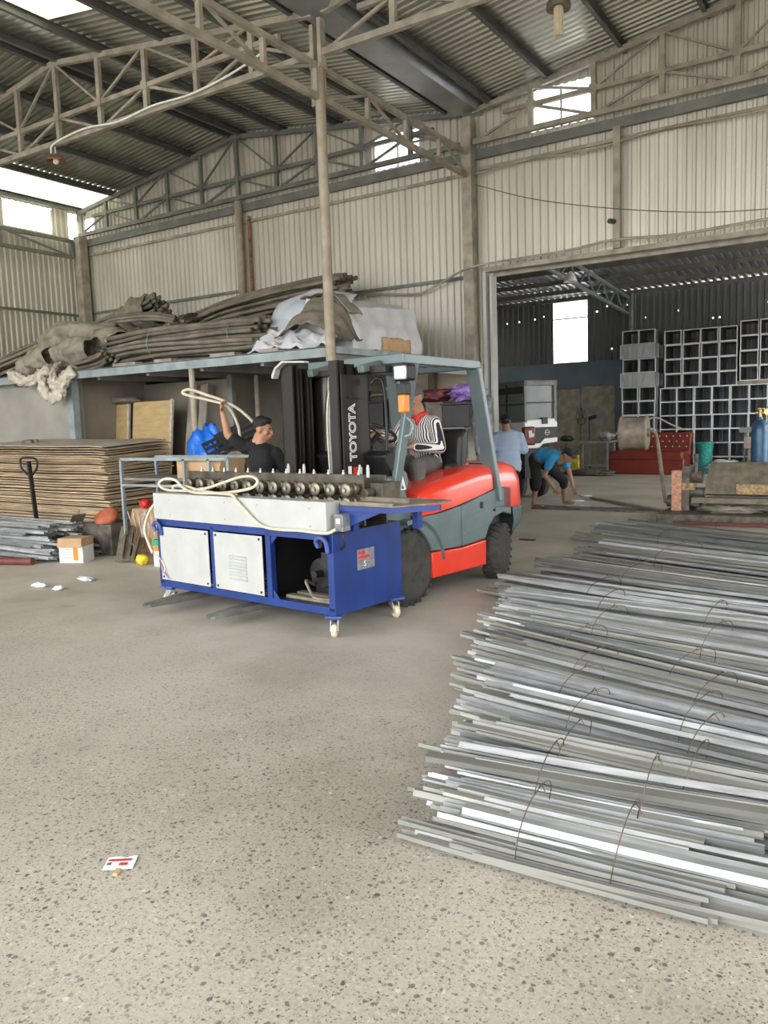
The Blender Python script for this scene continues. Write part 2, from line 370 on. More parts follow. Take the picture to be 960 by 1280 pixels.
# roofs
def roof_bay(name, x0, x1, xp, sky):
    mb = MB()
    edges = sorted({x0, x1, xp} | {e for s in sky for e in s[:2] if x0 < e < x1})
    for e0, e1 in zip(edges, edges[1:]):
        n = int((YB+.3-YF)/.125)+1; pr = [(0,0),(.30,0),(.42,1),(.70,1),(.82,0)]
        st = [(YF+(i+u)*.125, o*.028) for i in range(n) for u, o in pr] 
        for (s0, o0), (s1, o1) in zip(st, st[1:]):
            m_ = (s0+s1)/2; em = (e0+e1)/2
            mb.m = 1 if any(s[0] <= em <= s[1] and s[2] <= m_ <= s[3] for s in sky) else 0
            z0, z1 = 7.07-.136*abs(e0-xp), 7.07-.136*abs(e1-xp)
            mb.add([(e0,s0,z0+o0),(e1,s0,z1+o0),(e1,s1,z1+o1),(e0,s1,z0+o1)], [(0,1,2,3)])
    return struct(mb.build(name, ['clad_roof', 'skylight_and_added_strip']))
roof_l = roof_bay('ceiling_left_bay', XL-.2, XV-.16, XPL, [(-15.35,-14.12,4,12.3),(-9.55,-8.35,1,7.1)])
roof_r = roof_bay('ceiling_right_bay', XV+.16, XR+.2, XPR, [(1.2,2.4,3,9)])
for ro, xs in ((roof_l, (-15.25,-14.1,-12.95,-11.75,-10.72,-10.48,-9.5,-8.3,-7.15,-6.15)), (roof_r, (-5.42,-4.48,-3.4,-2.3,-1.08,-.82,.3,1.4,2.5,3.6))):
    for x in xs:
        mb = MB(); z = roof_z(x)-.075; s = (1 if x > (XPL if x < XV else XPR) else -1)
        mb.box(x-.03, x+.03, YF, YB+.05, z-.055, z-.047); mb.box(x-.03, x-.025, YF, YB+.05, z-.055, z+.06); mb.box(x-.03, x+.03, YF, YB+.05, z+.055, z+.06)
        mb.build('purlin', 'purlin', ro)
mb = MB(); prof = [(-.30,.16),(-.20,.14),(-.16,0),(.16,0),(.20,.14),(.30,.16),(.30,.175),(.19,.16),(.145,.015),(-.145,.015),(-.19,.16),(-.30,.175)]
mb.prism([(XV+a*1.2, 6.27+b) for a, b in prof], 'y', YF, YB+.1)
struct(mb.build('trim_1', 'gutter'))
mb = MB(); mb.box(XL+.02, XV-.08, 11.88, 11.95, 5.60, 5.74); mb.box(XV+.08, XR, 11.88, 11.95, 5.60, 5.74); struct(mb.build('trim_2', 'steel_grey'))
def girt(n, x0, x1, z, y=11.955, h=.05, m='steel_grey'):
    g_ = MB(); g_.box(x0, x1, y-.03, y, z-h/2, z+h/2); struct(g_.build('trim_%d' % n, m))
girt(3, XL+.1, -10.7, 4.16); girt(4, -10.56, -5.88, 3.83); girt(5, XL+.1, -5.88, 5.42, m='steel_dusty'); girt(6, -5.7, XR, 5.46, m='steel_dusty'); 
mb = MB(); mb.box(-5.55, 3.5, 11.86, 11.97, 3.86, 3.93); mb.box(-5.55, 3.5, 12.03, 12.08, 3.80, 3.94); struct(mb.build('trim_7', 'steel_dusty'))
mb = MB(); mb.box(XL+.03, XL+.07, YF, 11.7, 4.08, 4.13); struct(mb.build('trim_8', 'steel_grey'))
mb = MB(); mb.box(-5.60, -5.55, 11.84, 12.05, 0, 3.86); mb.box(-5.51, -5.47, 11.9, 12.08, 0, 3.8); struct(mb.build('trim_9', 'white_paint'))

# trusses and columns
def truss(Yt, x0, x1, xp, label, m):
    t = thing('roof_truss', label, 'truss', (0, Yt, 0), 0, None)
    zt = lambda x: 6.93 - .136*abs(x-xp); zb, zm = 5.83, 6.17
    b = MB()
    b.bar((x0,0,zb), (x1,0,zb), .07, .075); b.build('bottom_chord', m, t)
    b = MB(); b.bar((x0,0,zt(x0)), (xp,0,zt(xp)), .07, .075); b.bar((xp,0,zt(xp)), (x1,0,zt(x1)), .07, .075); b.build('top_chord', m, t)
    b = MB(); b.bar((x0+.5,0,zm), (x1-.5,0,zm), .06, .06); b.build('middle_chord', m, t)
    n = 10; xs = [x0 + (x1-x0)*i/n for i in range(n+1)]
    for i, x in enumerate(xs):
        if i in (0, n): continue
        b = MB(); b.bar((x,0,zb), (x,0,zt(x)), .06, .07); b.box(x-.055, x+.055, -.045, .045, zm-.05, zm+.06); b.build('vertical', m, t)
    for i in range(n):
        a, c = xs[i], xs[i+1]; b = MB()
        if i % 2 == 0: b.bar((a,.01,zb), (c,.01,zm), .035, .035)
        else: b.bar((a,.01,zm), (c,.01,zb), .035, .035)
        b.build('diagonal', m, t)
        b = MB(); hi = zt(c) if i < n/2 else zt(a)
        if i % 2 == 0: b.bar((a,-.01,zm), (c,-.01,zt(c)), .03, .03)
        else: b.bar((a,-.01,zt(a)), (c,-.01,zm), .03, .03)
        if 0 < i < n-1: b.build('diagonal', m, t)
    return t
truss(11.80, XL+.12, XV-.1, XPL, 'dark steel gable truss lying against the corrugated back wall over the left bay', 'steel_grey')
truss(11.80, XV+.1, XR-.05, XPR, 'grey steel gable truss against the corrugated back wall above the wide opening', 'steel_dusty')
truss(7.95, XL+.12, XV-.07, XPL, 'free-spanning steel gable truss left of the round column, with the bowl lamp hanging from it', 'steel_dusty')
truss(7.95, XV+.07, XR-.05, XPR, 'free-spanning steel gable truss running right from the top of the round column', 'steel_dusty')
def side_truss(X, y0, y1, label, m, n, zb=5.34, zt=5.68):
    t = thing('eave_truss', label, 'truss', (X, 0, 0))
    b = MB(); b.bar((0,y0,zb),(0,y1,zb),.06,.07); b.build('bottom_chord', m, t)
    b = MB(); b.bar((0,y0,zt),(0,y1,zt),.06,.07); b.build('top_chord', m, t)
    ys = [y0 + (y1-y0)*i/n for i in range(n+1)]
    for i, y in enumerate(ys):
        b = MB(); b.bar((0,y,zb),(0,y,zt),.05,.055); b.build('vertical', m, t)
    for i in range(n):
        a, c = ys[i], ys[i+1]; b = MB()
        if i % 2 == 0: b.bar((.01,a,zb),(.01,c,zt),.03,.03)
        else: b.bar((.01,a,zt),(.01,c,zb),.03,.03)
        b.build('diagonal', m, t)
side_truss(XV, 8.02, 11.78, 'shallow lattice girder from the round column back to the wall column', 'steel_dusty', 4)
side_truss(XV, 1.4, 7.88, 'shallow lattice girder coming towards the viewer from the round column', 'steel_dusty', 7)
side_truss(XL+.12, 1.4, 11.6, 'shallow lattice girder fixed along the corrugated left wall', 'steel_grey', 6)
def column(x, y, z1, r, label, m, sq=False, z0=0, extra=None):
    b = MB()
    if sq: b.box(x-r, x+r, y-r, y+r, z0, z1)
    else: b.cyl((x,y,z0), (x,y,z1), r, n=20)
    if z0 == 0: b.box(x-r*1.7, x+r*1.7, y-r*1.7, y+r*1.7, 0, .015)
    o = b.build('steel_column', m, None, smooth='auto'); tag(o, label, 'column')
    return o
column(XV, 7.95, 5.70, .06, 'tall round tan column standing behind the forklift mast', 'column_paint')
b = MB(); b.box(XV-.09, XV-.04, 7.90, 8.0, 5.25, 6.15); b.box(XV+.02, XV+.07, 7.9, 8.0, 5.7, 6.2); b.box(XV-.09, XV+.07, 7.88, 8.02, 5.66, 5.70); tag(b.build('column_head', 'steel_dusty'), 'welded steel plates joining the trusses on top of the round tan column', 'bracket')
column(XV, 11.80, 6.2, .085, 'square steel column at the back wall beside the left edge of the wide opening', 'steel_dusty', True)
column(-10.63, 11.82, 5.78, .075, 'round column against the back wall in the middle of the left bay', 'column_paint')
column(XL+.20, 11.75, 5.78, .10, 'square column in the back left corner of the hall', 'steel_dusty', True)
column(-3.47, 11.85, 5.60, .05, 'short square post on the back wall above the wide opening', 'steel_dusty', True, z0=3.93)
b = MB(); b.cyl((-10.45,11.9,2.6), (-10.45,11.9,5.5), .03, n=10); tag(b.build('drain_pipe', 'rust'), 'rusty brown downpipe beside the round column on the back wall', 'pipe')

# far hall beyond the opening
def far_z(y): return 5.72 + (4.98-5.72)*(y-12.1)/(YZ-12.1)
fh = [(-8.80,-7.75,2.96,5.2)] + [(x, x+.028, z, z+.035) for x, z in ((-6.9,4.55),(-6.6,4.6),(-7.2,4.62),(-6.75,3.42),(-7.05,3.40),(-6.1,4.2),(-5.2,4.30),(-4.3,4.02),(-4.12,4.02),(-3.9,4.06),(-2.95,4.30),(-7.5,4.5),(-9.4,4.45),(-9.9,4.42),(-9.1,4.5),(-10.3,4.4))]
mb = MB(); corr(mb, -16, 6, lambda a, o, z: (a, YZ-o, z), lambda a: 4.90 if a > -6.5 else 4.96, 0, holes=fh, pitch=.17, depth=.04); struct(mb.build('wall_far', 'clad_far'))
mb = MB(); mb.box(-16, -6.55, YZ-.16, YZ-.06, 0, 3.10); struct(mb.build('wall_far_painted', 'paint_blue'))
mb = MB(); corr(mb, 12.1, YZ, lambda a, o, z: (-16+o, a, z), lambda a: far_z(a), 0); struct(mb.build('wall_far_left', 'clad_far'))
mb = MB(); corr(mb, 12.1, YZ, lambda a, o, z: (6-o, a, z), lambda a: far_z(a), 0, holes=[(12.6, 22.6, -.1, 4.7)]); struct(mb.build('wall_far_right', 'clad_far'))  # unseen side opening, enlarged to let more light into the far hall
mb = MB(); n = int(22.4/.19); pr = [(0,0),(.30,0),(.42,1),(.70,1),(.82,0)]
st = [(-16.2+(i+u)*.19, o*.035) for i in range(n) for u, o in pr]
for (s0,o0),(s1,o1) in zip(st, st[1:]):
    mb.m = 1 if any(q <= (s0+s1)/2 <= q+.95 for q in (-15.4,-13.6,.6,2.6,4.4)) else 0  # unseen translucent strips, added to brighten the far hall
    mb.add([(s0,12.1,5.72+o0),(s1,12.1,5.72+o1),(s1,YZ+.2,4.96+o1),(s0,YZ+.2,4.96+o0)], [(0,1,2,3)])
fr = struct(mb.build('ceiling_far', ['clad_far_roof','skylight_and_added_strip']))
for y in (12.8,13.9,15.1,16.3,17.5,18.7,19.9,21.1,22.3,23.35):
    b = MB(); z = far_z(y)-.06; b.box(-16, 6, y-.03, y+.03, z-.06, z+.055); b.build('purlin', 'steel_grey', fr)
p = MB(); p.box(-8.80,-7.75,YZ+.02,YZ+.025,2.96,4.96); 
wf = MB(); 
for q in ((-8.84,-8.80,2.96,4.96),(-7.75,-7.71,2.96,4.96),(-8.84,-7.71,2.92,2.96),(-8.80,-7.75,4.38,4.41)): wf.box(q[0],q[1],YZ-.03,YZ,q[2],q[3])
wo = struct(wf.build('window_6', 'steel_grey')); p.build('window_pane', 'window_pane', wo)
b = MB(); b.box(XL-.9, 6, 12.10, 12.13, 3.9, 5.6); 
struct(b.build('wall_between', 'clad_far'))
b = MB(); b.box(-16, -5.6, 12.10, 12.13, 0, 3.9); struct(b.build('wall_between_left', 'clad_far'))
def far_truss(X, label):
    t = thing('lattice_rafter', label, 'truss', (X,0,0)); y0, y1 = 12.3, 23.3; n = 18
    lo = lambda y: far_z(y)-.66; hi = lambda y: far_z(y)-.20
    b = MB(); b.bar((0,y0,lo(y0)),(0,y1,lo(y1)),.07,.07); b.build('bottom_chord','steel_blue',t)
    b = MB(); b.bar((0,y0,hi(y0)),(0,y1,hi(y1)),.07,.07); b.build('top_chord','steel_blue',t)
    for i in range(n):
        a, c = y0+(y1-y0)*i/n, y0+(y1-y0)*(i+1)/n; b = MB(); b.bar((0,a,lo(a)),(0,c,hi(c)),.035) if i%2 else b.bar((0,a,hi(a)),(0,c,lo(c)),.035); b.build('web_bar','steel_blue',t)
far_truss(-6.5, 'grey lattice rafter under the roof of the far hall, ending above the duct rack')
column(-6.42, 23.3, 4.9, .05, 'thin grey pipe post against the far wall left of the duct rack', 'steel_blue', z0=0)

# lamps, cables, camera
def revolve(mb, prof, c): mb.lathe(prof, c, (0,0,-1), 24, closed=False); return mb
t = thing('pendant_lamp', 'small rust-brown bowl lamp hanging from the free-spanning truss on the left', 'lamp', (-10.70, 7.95, 5.79))
b = MB(); b.cyl((0,0,0),(0,0,-.12),.008,n=8); b.build('lamp_cord','white',t)
b = MB(); revolve(b, [(.02,.10),(.06,.12),(.12,.17),(.145,.21),(.135,.205),(.05,.14),(.001,.13)], (0,0,0)); b.build('lamp_shade','rust',t,smooth=True)
b = MB(); b.ell((0,0,-.20),(.045,.045,.05)); b.build('bulb','white',t,smooth=True)
t = thing('corn_lamp', 'tan pendant lamp with a long ribbed bulb high at the top right', 'lamp', (-3.28, 9.0, 6.53))
b = MB(); b.cyl((0,0,.24),(0,0,-.36),.012,n=8); b.build('lamp_rod','steel_dusty',t)
b = MB(); revolve(b, [(.03,.30),(.08,.31),(.085,.40),(.13,.46),(.135,.52),(.07,.50),(.01,.50)], (0,0,0)); b.build('lamp_housing','iron_tan',t,smooth='auto')
b = MB(); b.cyl((0,0,-.5),(0,0,-.80),.045,n=12)
for k in range(10): a = 2*PI*k/10; b.box(.047*math.cos(a)-.006,.047*math.cos(a)+.006,.047*math.sin(a)-.006,.047*math.sin(a)+.006,-.80,-.51)
b.build('ribbed_bulb','caster_cream',t)
t = thing('far_pendant_lamp', 'small white bell lamp hanging near the opening of the far hall', 'lamp', (-5.28, 15.0, 4.30))
b = MB(); b.cyl((0,0,1.7),(0,0,-.05),.01,n=8); b.build('lamp_cord','black',t)
b = MB(); revolve(b, [(.03,.05),(.07,.1),(.13,.24),(.12,.24),(.02,.1)], (0,0,0)); b.build('lamp_shade','white',t,smooth=True)
t = thing('wall_camera', 'small dark security camera on the post above the wide opening', 'camera', (-3.5, 11.78, 4.30))
b = MB(); b.box(-.02,.02,0,.05,-.02,.02); b.build('bracket','steel_dusty',t)
b = MB(); b.cyl((0,0,0),(-.02,-.14,-.02),.035,n=14); b.build('camera_body','black',t)
def cable(name, pts, r, m, label, cat='cable', n=8, seg=8, group=None):
    b = MB(); b.tube(bez(pts, seg), r, n); return tag(b.build(name, m, smooth=True), label, cat, group)
cable('conduit', [(-10.70,7.87,5.68),(-10.6,7.87,5.80),(-9.9,7.87,5.86),(-9.2,7.87,5.80),(-8.5,7.87,5.85),(-7.8,7.87,5.83),(-7.1,7.87,5.90),(-6.5,7.87,6.03)], .014, 'white', 'pale cable looping along the bottom of the left free-spanning truss')
cable('wall_cable', [(-5.7,11.82,5.36),(-4.8,11.85,5.42),(-3.9,11.85,5.36),(-2.9,11.85,5.44),(-1.8,11.85,5.40),(-.5,11.85,5.44)], .018, 'steel_dusty', 'dusty cable run along the top of the wall sheets right of the wall column')
cable('wall_cable', [(-8.2,11.85,3.80),(-7.4,11.84,3.72),(-6.8,11.84,3.66),(-6.4,11.84,3.76),(-5.8,11.7,3.92),(-5.2,11.8,3.98)], .018, 'steel_dusty', 'sagging cable on the wall rail left of the opening, above the storage deck')
cable('thin_wire', [(-5.6,11.7,5.15),(-4.6,11.6,4.75),(-3.4,11.6,4.42),(-2.2,11.7,4.20),(-1.2,11.8,4.12)], .006, 'wire', 'thin wire sagging diagonally across the sheets over the opening')
cable('wall_cable', [(-5.2,11.82,3.98),(-4.2,11.8,3.99),(-3.5,11.78,4.04),(-2.6,11.8,3.99),(-1.4,11.8,4.02),(0,11.8,3.98)], .02, 'steel_dusty', 'bundle of old cables lying along the top beam of the wide opening')

# ================================================================== storage deck
t = thing('storage_deck', 'raised steel storage deck loaded with hoses in the back left of the hall', 'deck', (0,0,0))
b = MB(); b.box(XL+.1, XV-.07, 7.95, 8.01, 2.38, 2.50); b.box(XL+.1, XV-.07, 7.95, 8.05, 2.49, 2.505); b.build('front_edge_beam','steel_blue',t)
b = MB(); b.box(XV-.02, XV+.03, 8.02, 11.7, 2.42, 2.50); b.box(XV-.02, XV+.03, 8.02, 11.7, 2.26, 2.34); b.build('side_edge_beam','steel_blue',t)
b = MB(); b.box(XL+.1, XV, 8.05, 11.75, 2.46, 2.49); b.build('deck_boards','wood_grey',t)
for i in range(9):
    x = XL+.9+i*1.08; b = MB(); b.box(x-.03, x+.03, 8.02, 11.75, 2.34, 2.455); b.build('joist','steel_grey',t)
for x, y, m in ((-8.19,7.99,'column_paint'),(-8.80,10.0,'column_paint')):
    b = MB(); b.cyl((x-.0,y,0),(x,y,2.38),.04,n=14); b.build('prop',m,t,smooth='auto')
b = MB(); b.box(-10.94,-10.80,7.99,8.11,0,2.38); b.build('prop','steel_blue',t)
b = MB(); b.box(-8.93,-8.83,9.45,9.54,0,2.38); b.build('prop','steel_grey',t)
b = MB(); b.box(-8.3,-8.2,11.6,11.7,0,2.38); b.build('prop','steel_grey',t)
b = MB(); b.box(-6.5,-6.4,11.6,11.7,0,2.38); b.build('prop','plaster_dark',t)

# ================================================================== roll forming machine
t = thing('roll_forming_machine', 'blue and white roll forming machine on casters, resting on the forklift blades', 'machine', (-3.45, 4.66, 0), math.radians(-7.0))
L_, W_ = 2.16, .80
def frame_bars(mb, bars, w=.055):
    for a, b in bars: mb.bar(a, b, w)
b = MB(); z0, z1, h = .195, .755, .028
for x in (-L_+h, -1.385, -.70, -h):
    b.bar((x,h,z0),(x,h,z1),.056)
for x in (-L_+h, -h): b.bar((x,W_-h,z0),(x,W_-h,z1),.056)
for y in (h, W_-h):
    b.bar((-L_,y,z0),(0,y,z0),.05,.06); b.bar((-L_,y,z1),(0,y,z1),.056,.06)
for x in (-L_+h, -h): b.bar((x,0,z0),(x,W_,z0),.056); b.bar((x,0,z1),(x,W_,z1),.056)
for y in (.3,.5): b.bar((-L_,y,z0),(0,y,z0),.05)
for sx, sz, dx, dz in ((-.66,z1-.03,.07,-.07),(-.66,z0+.03,.07,.07)):
    b.prism([(sx,sz),(sx+dx,sz),(sx,sz+dz)],'y',.002,.012)
b.build('frame','blue',t,bevel=.003)
b = MB(); b.box(-.004,.006,.0,W_,.165,.785); b.build('end_plate','blue',t,bevel=.003)
b = MB(); b.box(-L_-.004,-L_+.004,.0,W_,.185,.785); b.box(-L_,0,W_-.004,W_+.002,.185,.785); b.build('rear_plate','black',t)  # black instead of the machine's blue, putting shade into the open bay
b = MB(); b.box(-.735,-.73,.03,W_-.03,.2,.74); b.box(-.73,-.06,.03,W_-.03,.218,.222); b.box(-.012,-.006,.03,W_-.03,.2,.74); b.build('bay_shade_sheets','black',t)  # black sheets added inside to stand in for the bay's shade
b = MB(); b.box(-L_,-.0,.02,W_,.775,.785); b.build('top_plate','oily_iron',t)
for x0, x1, lv in ((-2.115,-1.43,False),(-1.355,-.755,True)):
    b = MB(); b.box(x0,x1,-.012,-.004,.235,.715); p = b.build('access_panel','white_paint',t,bevel=.002)
    s_ = MB()
    for x in (x0+.03, x1-.03):
        for z in (.262,.69): s_.cyl((x,-.012,z),(x,-.018,z),.010,n=8)
    s_.build('screws','black',p)
    if lv:
        v = MB()
        for k in range(8):
            z = .33+k*.027; v.prism([(-.012,z),(-.026,z+.004),(-.026,z+.009),(-.012,z+.017)],'x',x0+.19,x0+.41)
        v.build('louvres','white_paint',p,bevel=.002)
# inside of the open bay
b = MB(); b.cyl((-.42,.30,.40),(-.42,.62,.40),.12,n=20); b.box(-.52,-.30,.34,.58,.225,.30); b.box(-.36,-.24,.25,.36,.46,.58); b.cyl((-.42,.22,.40),(-.42,.30,.40),.03,n=12)
b.build('drive_motor','black',t,smooth='auto')
b = MB(); b.box(-.25,-.08,.34,.66,.30,.52); b.build('gearbox','maroon_pipe',t,bevel=.01)
b = MB(); b.cyl((-.56,.42,.33),(-.56,.46,.33),.09,n=20); b.cyl((-.56,.42,.62),(-.56,.46,.62),.05,n=20); b.build('drive_pulley','oily_iron',t,smooth='auto')
b = MB(); b.box(-.62,-.05,.10,.16,.222,.245); b.box(-.62,-.05,.22,.28,.222,.245); b.tube(bez([(-.5,.3,.3),(-.45,.16,.36),(-.36,.12,.28),(-.28,.1,.25),(-.1,.14,.25)]),.012); b.build('base_rails','iron_tan',t)
# white upper box
b = MB(); b.box(-L_-.01,-.04,-.02,-.008,.785,1.015); b.box(-.045,-.033,-.02,.13,.785,1.015); b.box(-L_-.01,-.033,-.02,.13,1.008,1.016); b.box(-L_-.01,-L_,-.02,.13,.785,1.015)
bx = b.build('side_cover','white_paint',t,bevel=.004)
b = MB()
for x in (-1.93,-1.18,-.78,-.20):
    for z in (.83,.965): b.cyl((x,-.018,z),(x,-.024,z),.006,n=8)
b.build('screws','zinc',bx)
# forming stands: two side plates, shafts with rollers
b = MB(); b.box(-L_+.05,.03,.335,.355,.80,1.19); b.box(-L_+.05,.03,.60,.62,.80,1.17); b.box(-L_+.05,-.05,.14,.155,.80,.90); b.build('bearing_plates','oily_iron',t,bevel=.004)
n = 13
for i in range(n):
    x = -.02 - i*.158
    for z, r in ((.985,.048),(1.085,.052)):
        b = MB(); b.cyl((x,.17,z),(x,.60,z),.018,n=12)
        b.lathe([(.020,-.005),(.020,.0),(r*.75,.0),(r,.008),(r,.035),(r*.72,.042),(r*.72,.075),(r*.95,.085),(r*.95,.115)], (x,.175,z), (0,1,0), 18)
        sh = b.build('forming_roller','roller',t,smooth='auto')
        c = MB(); c.cyl((x,.166,z),(x,.172,z),.016,n=10); c.build('shaft_end','roller_end',sh)
    b = MB(); b.cyl((x,.345,1.18),(x,.345,1.225),.008,n=8); b.cyl((x,.345,1.19),(x,.345,1.205),.015,n=6)
    b.build('adjusting_bolt','zinc',t)
for x in (-.62,-.80,-.02,.06):
    b = MB(); b.cyl((x,.36,1.17),(x,.36,1.25),.013,n=10); b.cyl((x,.36,1.25),(x,.36,1.265),.009,n=10); b.build('oil_cup','white_paint',t,smooth='auto')
b = MB(); b.box(.04,.16,.40,.62,.985,1.125); b.cyl((.06,.39,1.05),(.06,.30,1.05),.04,n=16); b.build('die_block','oily_iron',t,bevel=.005)
# outfeed table
b = MB(); b.prism([(.0,.10),(.50,.10),(.64,.42),(.64,.62),(.0,.62)],'z',.985,.997); b.build('outfeed_top','iron_tan',t)
b = MB(); b.prism([(.0,.085),(.50,.085),(.68,.41),(.68,.43),(.49,.105),(.0,.105)],'z',.945,.984); b.prism([(.0,.98),(.48,.98),(.0,.80)],'y',.11,.125); b.box(.03,.09,.14,.20,.785,.95); b.box(.36,.41,.5,.56,.785,.95); b.build('outfeed_bracket','blue',t)
b = MB(); b.box(.0,.50,.095,.11,.997,1.015); b.box(.02,.46,.30,.34,.997,1.03); b.build('guide_strip','iron_tan',t)
b = MB(); b.box(.0,.085,.03,.115,.80,.925); b.box(.012,.073,.022,.03,.812,.913); j = b.build('junction_box','galv',t,bevel=.006)
b = MB(); b.box(.03,.065,.018,.023,.86,.895); b.build('box_label','white',j)
b = MB(); b.tube(bez([(.05,.08,.80),(.055,.06,.76),(.06,.07,.70),(.02,.075,.66)]),.010); b.build('lead','black',t)
for x, y in ((-.06,-.01),(-.06,W_+.01),(-L_+.06,-.01)):
    b = MB(); b.tube(bez([(x-.06,y-.012,.675),(x-.075,y-.02,.72),(x-.045,y-.026,.75),(x,y-.022,.745),(x+.025,y-.018,.71),(x+.03,y-.01,.64)]),.017,10); b.build('lifting_hook','blue_worn',t,smooth=True)
b = MB(); b.box(-.0,.009,.26,.46,.47,.625); pl = b.build('name_plate','plate_sticker',t)
b = MB(); b.box(.009,.0105,.275,.35,.585,.612); b.box(.009,.0105,.275,.40,.555,.575); b.build('plate_heading','red',pl)
text_mesh('S', .06, 'white', pl, (.0105,.345,.51), (PI/2,0,PI/2), 'lettering')
def caster(x, y, rot, par):
    c = bpy.data.objects.new('caster', None); COL.objects.link(c); c.parent = par; c.location = (x,y,0); c.rotation_euler.z = rot
    b = MB(); b.box(-.075,.075,-.065,.065,.150,.166); b.cyl((0,0,.13),(0,0,.156),.036,n=16); b.cyl((0,0,.166),(0,0,.175),.02,n=8); b.build('mounting_plate','blue_worn',c,bevel=.002)
    b = MB()
    for s in (-1,1): b.prism([(-.03,.13),(.03,.13),(.055,.05),(.03,.035),(.015,.05)],'y',s*.028-.002,s*.028+.002)
    b.cyl((.035,-.035,.05),(.035,.035,.05),.007,n=8); b.prism([(-.06,.11),(-.02,.10),(-.01,.085),(-.055,.09)],'y',-.02,.02); b.build('fork_bracket','zinc',c)
    b = MB(); b.lathe([(.02,-.022),(.042,-.02),(.05,-.01),(.05,.01),(.042,.02),(.02,.022)],(.035,0,.05),(0,1,0),24); b.build('wheel','caster_cream',c,smooth='auto')
for x, y, r in ((-.05,.05,-1.0),(-.05,W_-.05,-.4),(-L_+.06,.06,PI+.2),(-L_+.06,W_-.06,PI)): caster(x, y, r, t)

def MW(x, y, z):  # machine to world
    a = math.radians(-7.0); return (-3.45 + x*math.cos(a) - y*math.sin(a), 4.66 + x*math.sin(a) + y*math.cos(a), z)
b = MB()
pts = [(-1.40,.30,1.09),(-1.62,.20,1.06),(-1.90,.08,1.035),(-2.06,.03,1.05),(-2.12,.02,1.10),(-2.05,.04,1.14),(-1.93,.06,1.13),(-1.80,.04,1.07),(-1.62,.0,1.04),(-1.42,-.0,1.035),(-1.15,.02,1.05),(-.92,.06,1.09),(-.88,.09,1.14),(-.95,.10,1.175),(-1.10,.10,1.17),(-1.30,.08,1.12),(-1.50,.06,1.07),(-1.72,.05,1.045),(-1.95,.06,1.04),(-1.98,.08,1.075),(-1.85,.09,1.08),(-1.6,.06,1.05),(-1.3,.0,1.04),(-1.08,-.02,1.035),(-1.0,-.045,1.0),(-.90,-.05,.93),(-.78,-.045,.84),(-.68,-.04,.80),(-.5,-.045,.79),(-.3,-.04,.795),(-.1,-.04,.79),(.0,-.03,.795),(.04,.0,.82)]
b.tube(bez([MW(*p) for p in pts],6), .0125, 10)
tag(b.build('power_cable','cable_cream',smooth=True), 'thick cream power cable looped on top of the white machine cover', 'cable')
b = MB(); b.tube(bez([MW(*p) for p in [(-2.16,.1,1.0),(-2.26,.05,.90),(-2.34,.02,.78),(-2.33,-.02,.66),(-2.27,-.03,.56),(-2.20,-.04,.47)]],6),.014,10)
pc = tag(b.build('power_cable','cable_cream',smooth=True), 'cream cable hanging down past the left end of the machine', 'cable')
for k, m in enumerate(('white','red','steel_blue')):
    b = MB(); b.tube(bez([MW(*p) for p in [(-2.20,-.04,.47),(-2.12+.01*k,-.03,.43),(-2.06-.02*k,-.025,.37-.02*k),(-2.05+.03*k,-.03,.31-.03*k)]],6),.004,6); b.build('loose_core',m,pc)

# ================================================================== forklift
TH = math.radians(-8.5)
def FW(x, y, z=0): return (-4.02 + x*math.cos(TH) - y*math.sin(TH), 5.87 + x*math.sin(TH) + y*math.cos(TH), z)
t = thing('forklift', 'red and grey forklift truck carrying the blue machine on its forks', 'forklift', (-4.02, 5.87, 0), TH)
def side_body(prof, x0, x1, name, m, bev=.012, mirror=True):
    b = MB(); b.prism(prof, 'x', x0, x1)
    return b.build(name, m, t, bevel=bev, smooth='auto', seg=3)
arch = lambda cy, r, a0, a1, n=8: [(cy + r*math.cos(a0+(a1-a0)*k/n), .30 + r*math.sin(a0+(a1-a0)*k/n)) for k in range(n+1)]
# grey side panels (front panel and rear panel), profile in (y,z)
for s in (1, -1):
    xs = sorted((s*.52, s*.60))
    side_body([(.26,.44),(.71,.42),(.71,.80),(.40,.765),(.11,.76),(.04,.70),(.16,.60),(.24,.50)], *xs, 'front_side_panel', 'fork_grey')
    side_body([(.72,.42),(1.10,.44),(1.16,.55),(1.26,.63),(1.42,.66),(1.56,.62),(1.56,.90),(1.42,.925),(1.1,.87),(.72,.80)], *xs, 'rear_side_panel', 'fork_grey')
    side_body([(.27,.20),(1.10,.19),(1.11,.43),(.71,.41),(.26,.43)], *xs, 'step_panel', 'fork_red')
    # front mudguard arch
    b = MB(); o = arch(0,.45,.1,PI*.55,12); i_ = arch(0,.41,.1,PI*.55,12); b.prism(o+i_[::-1],'x',*sorted((s*.36,s*.60))); b.build('mudguard','fork_grey' if s<0 else 'fork_grey',t,smooth='auto')
    # grooves on grey panels
for z in (.50,.66): 
    b = MB(); b.bar((.603,.30,z),(.603,.70,z+.01),.004,.012); b.bar((.603,.74,z+.015),(.603,1.10,z+.06),.004,.012); b.build('panel_crease','fork_grey',t)
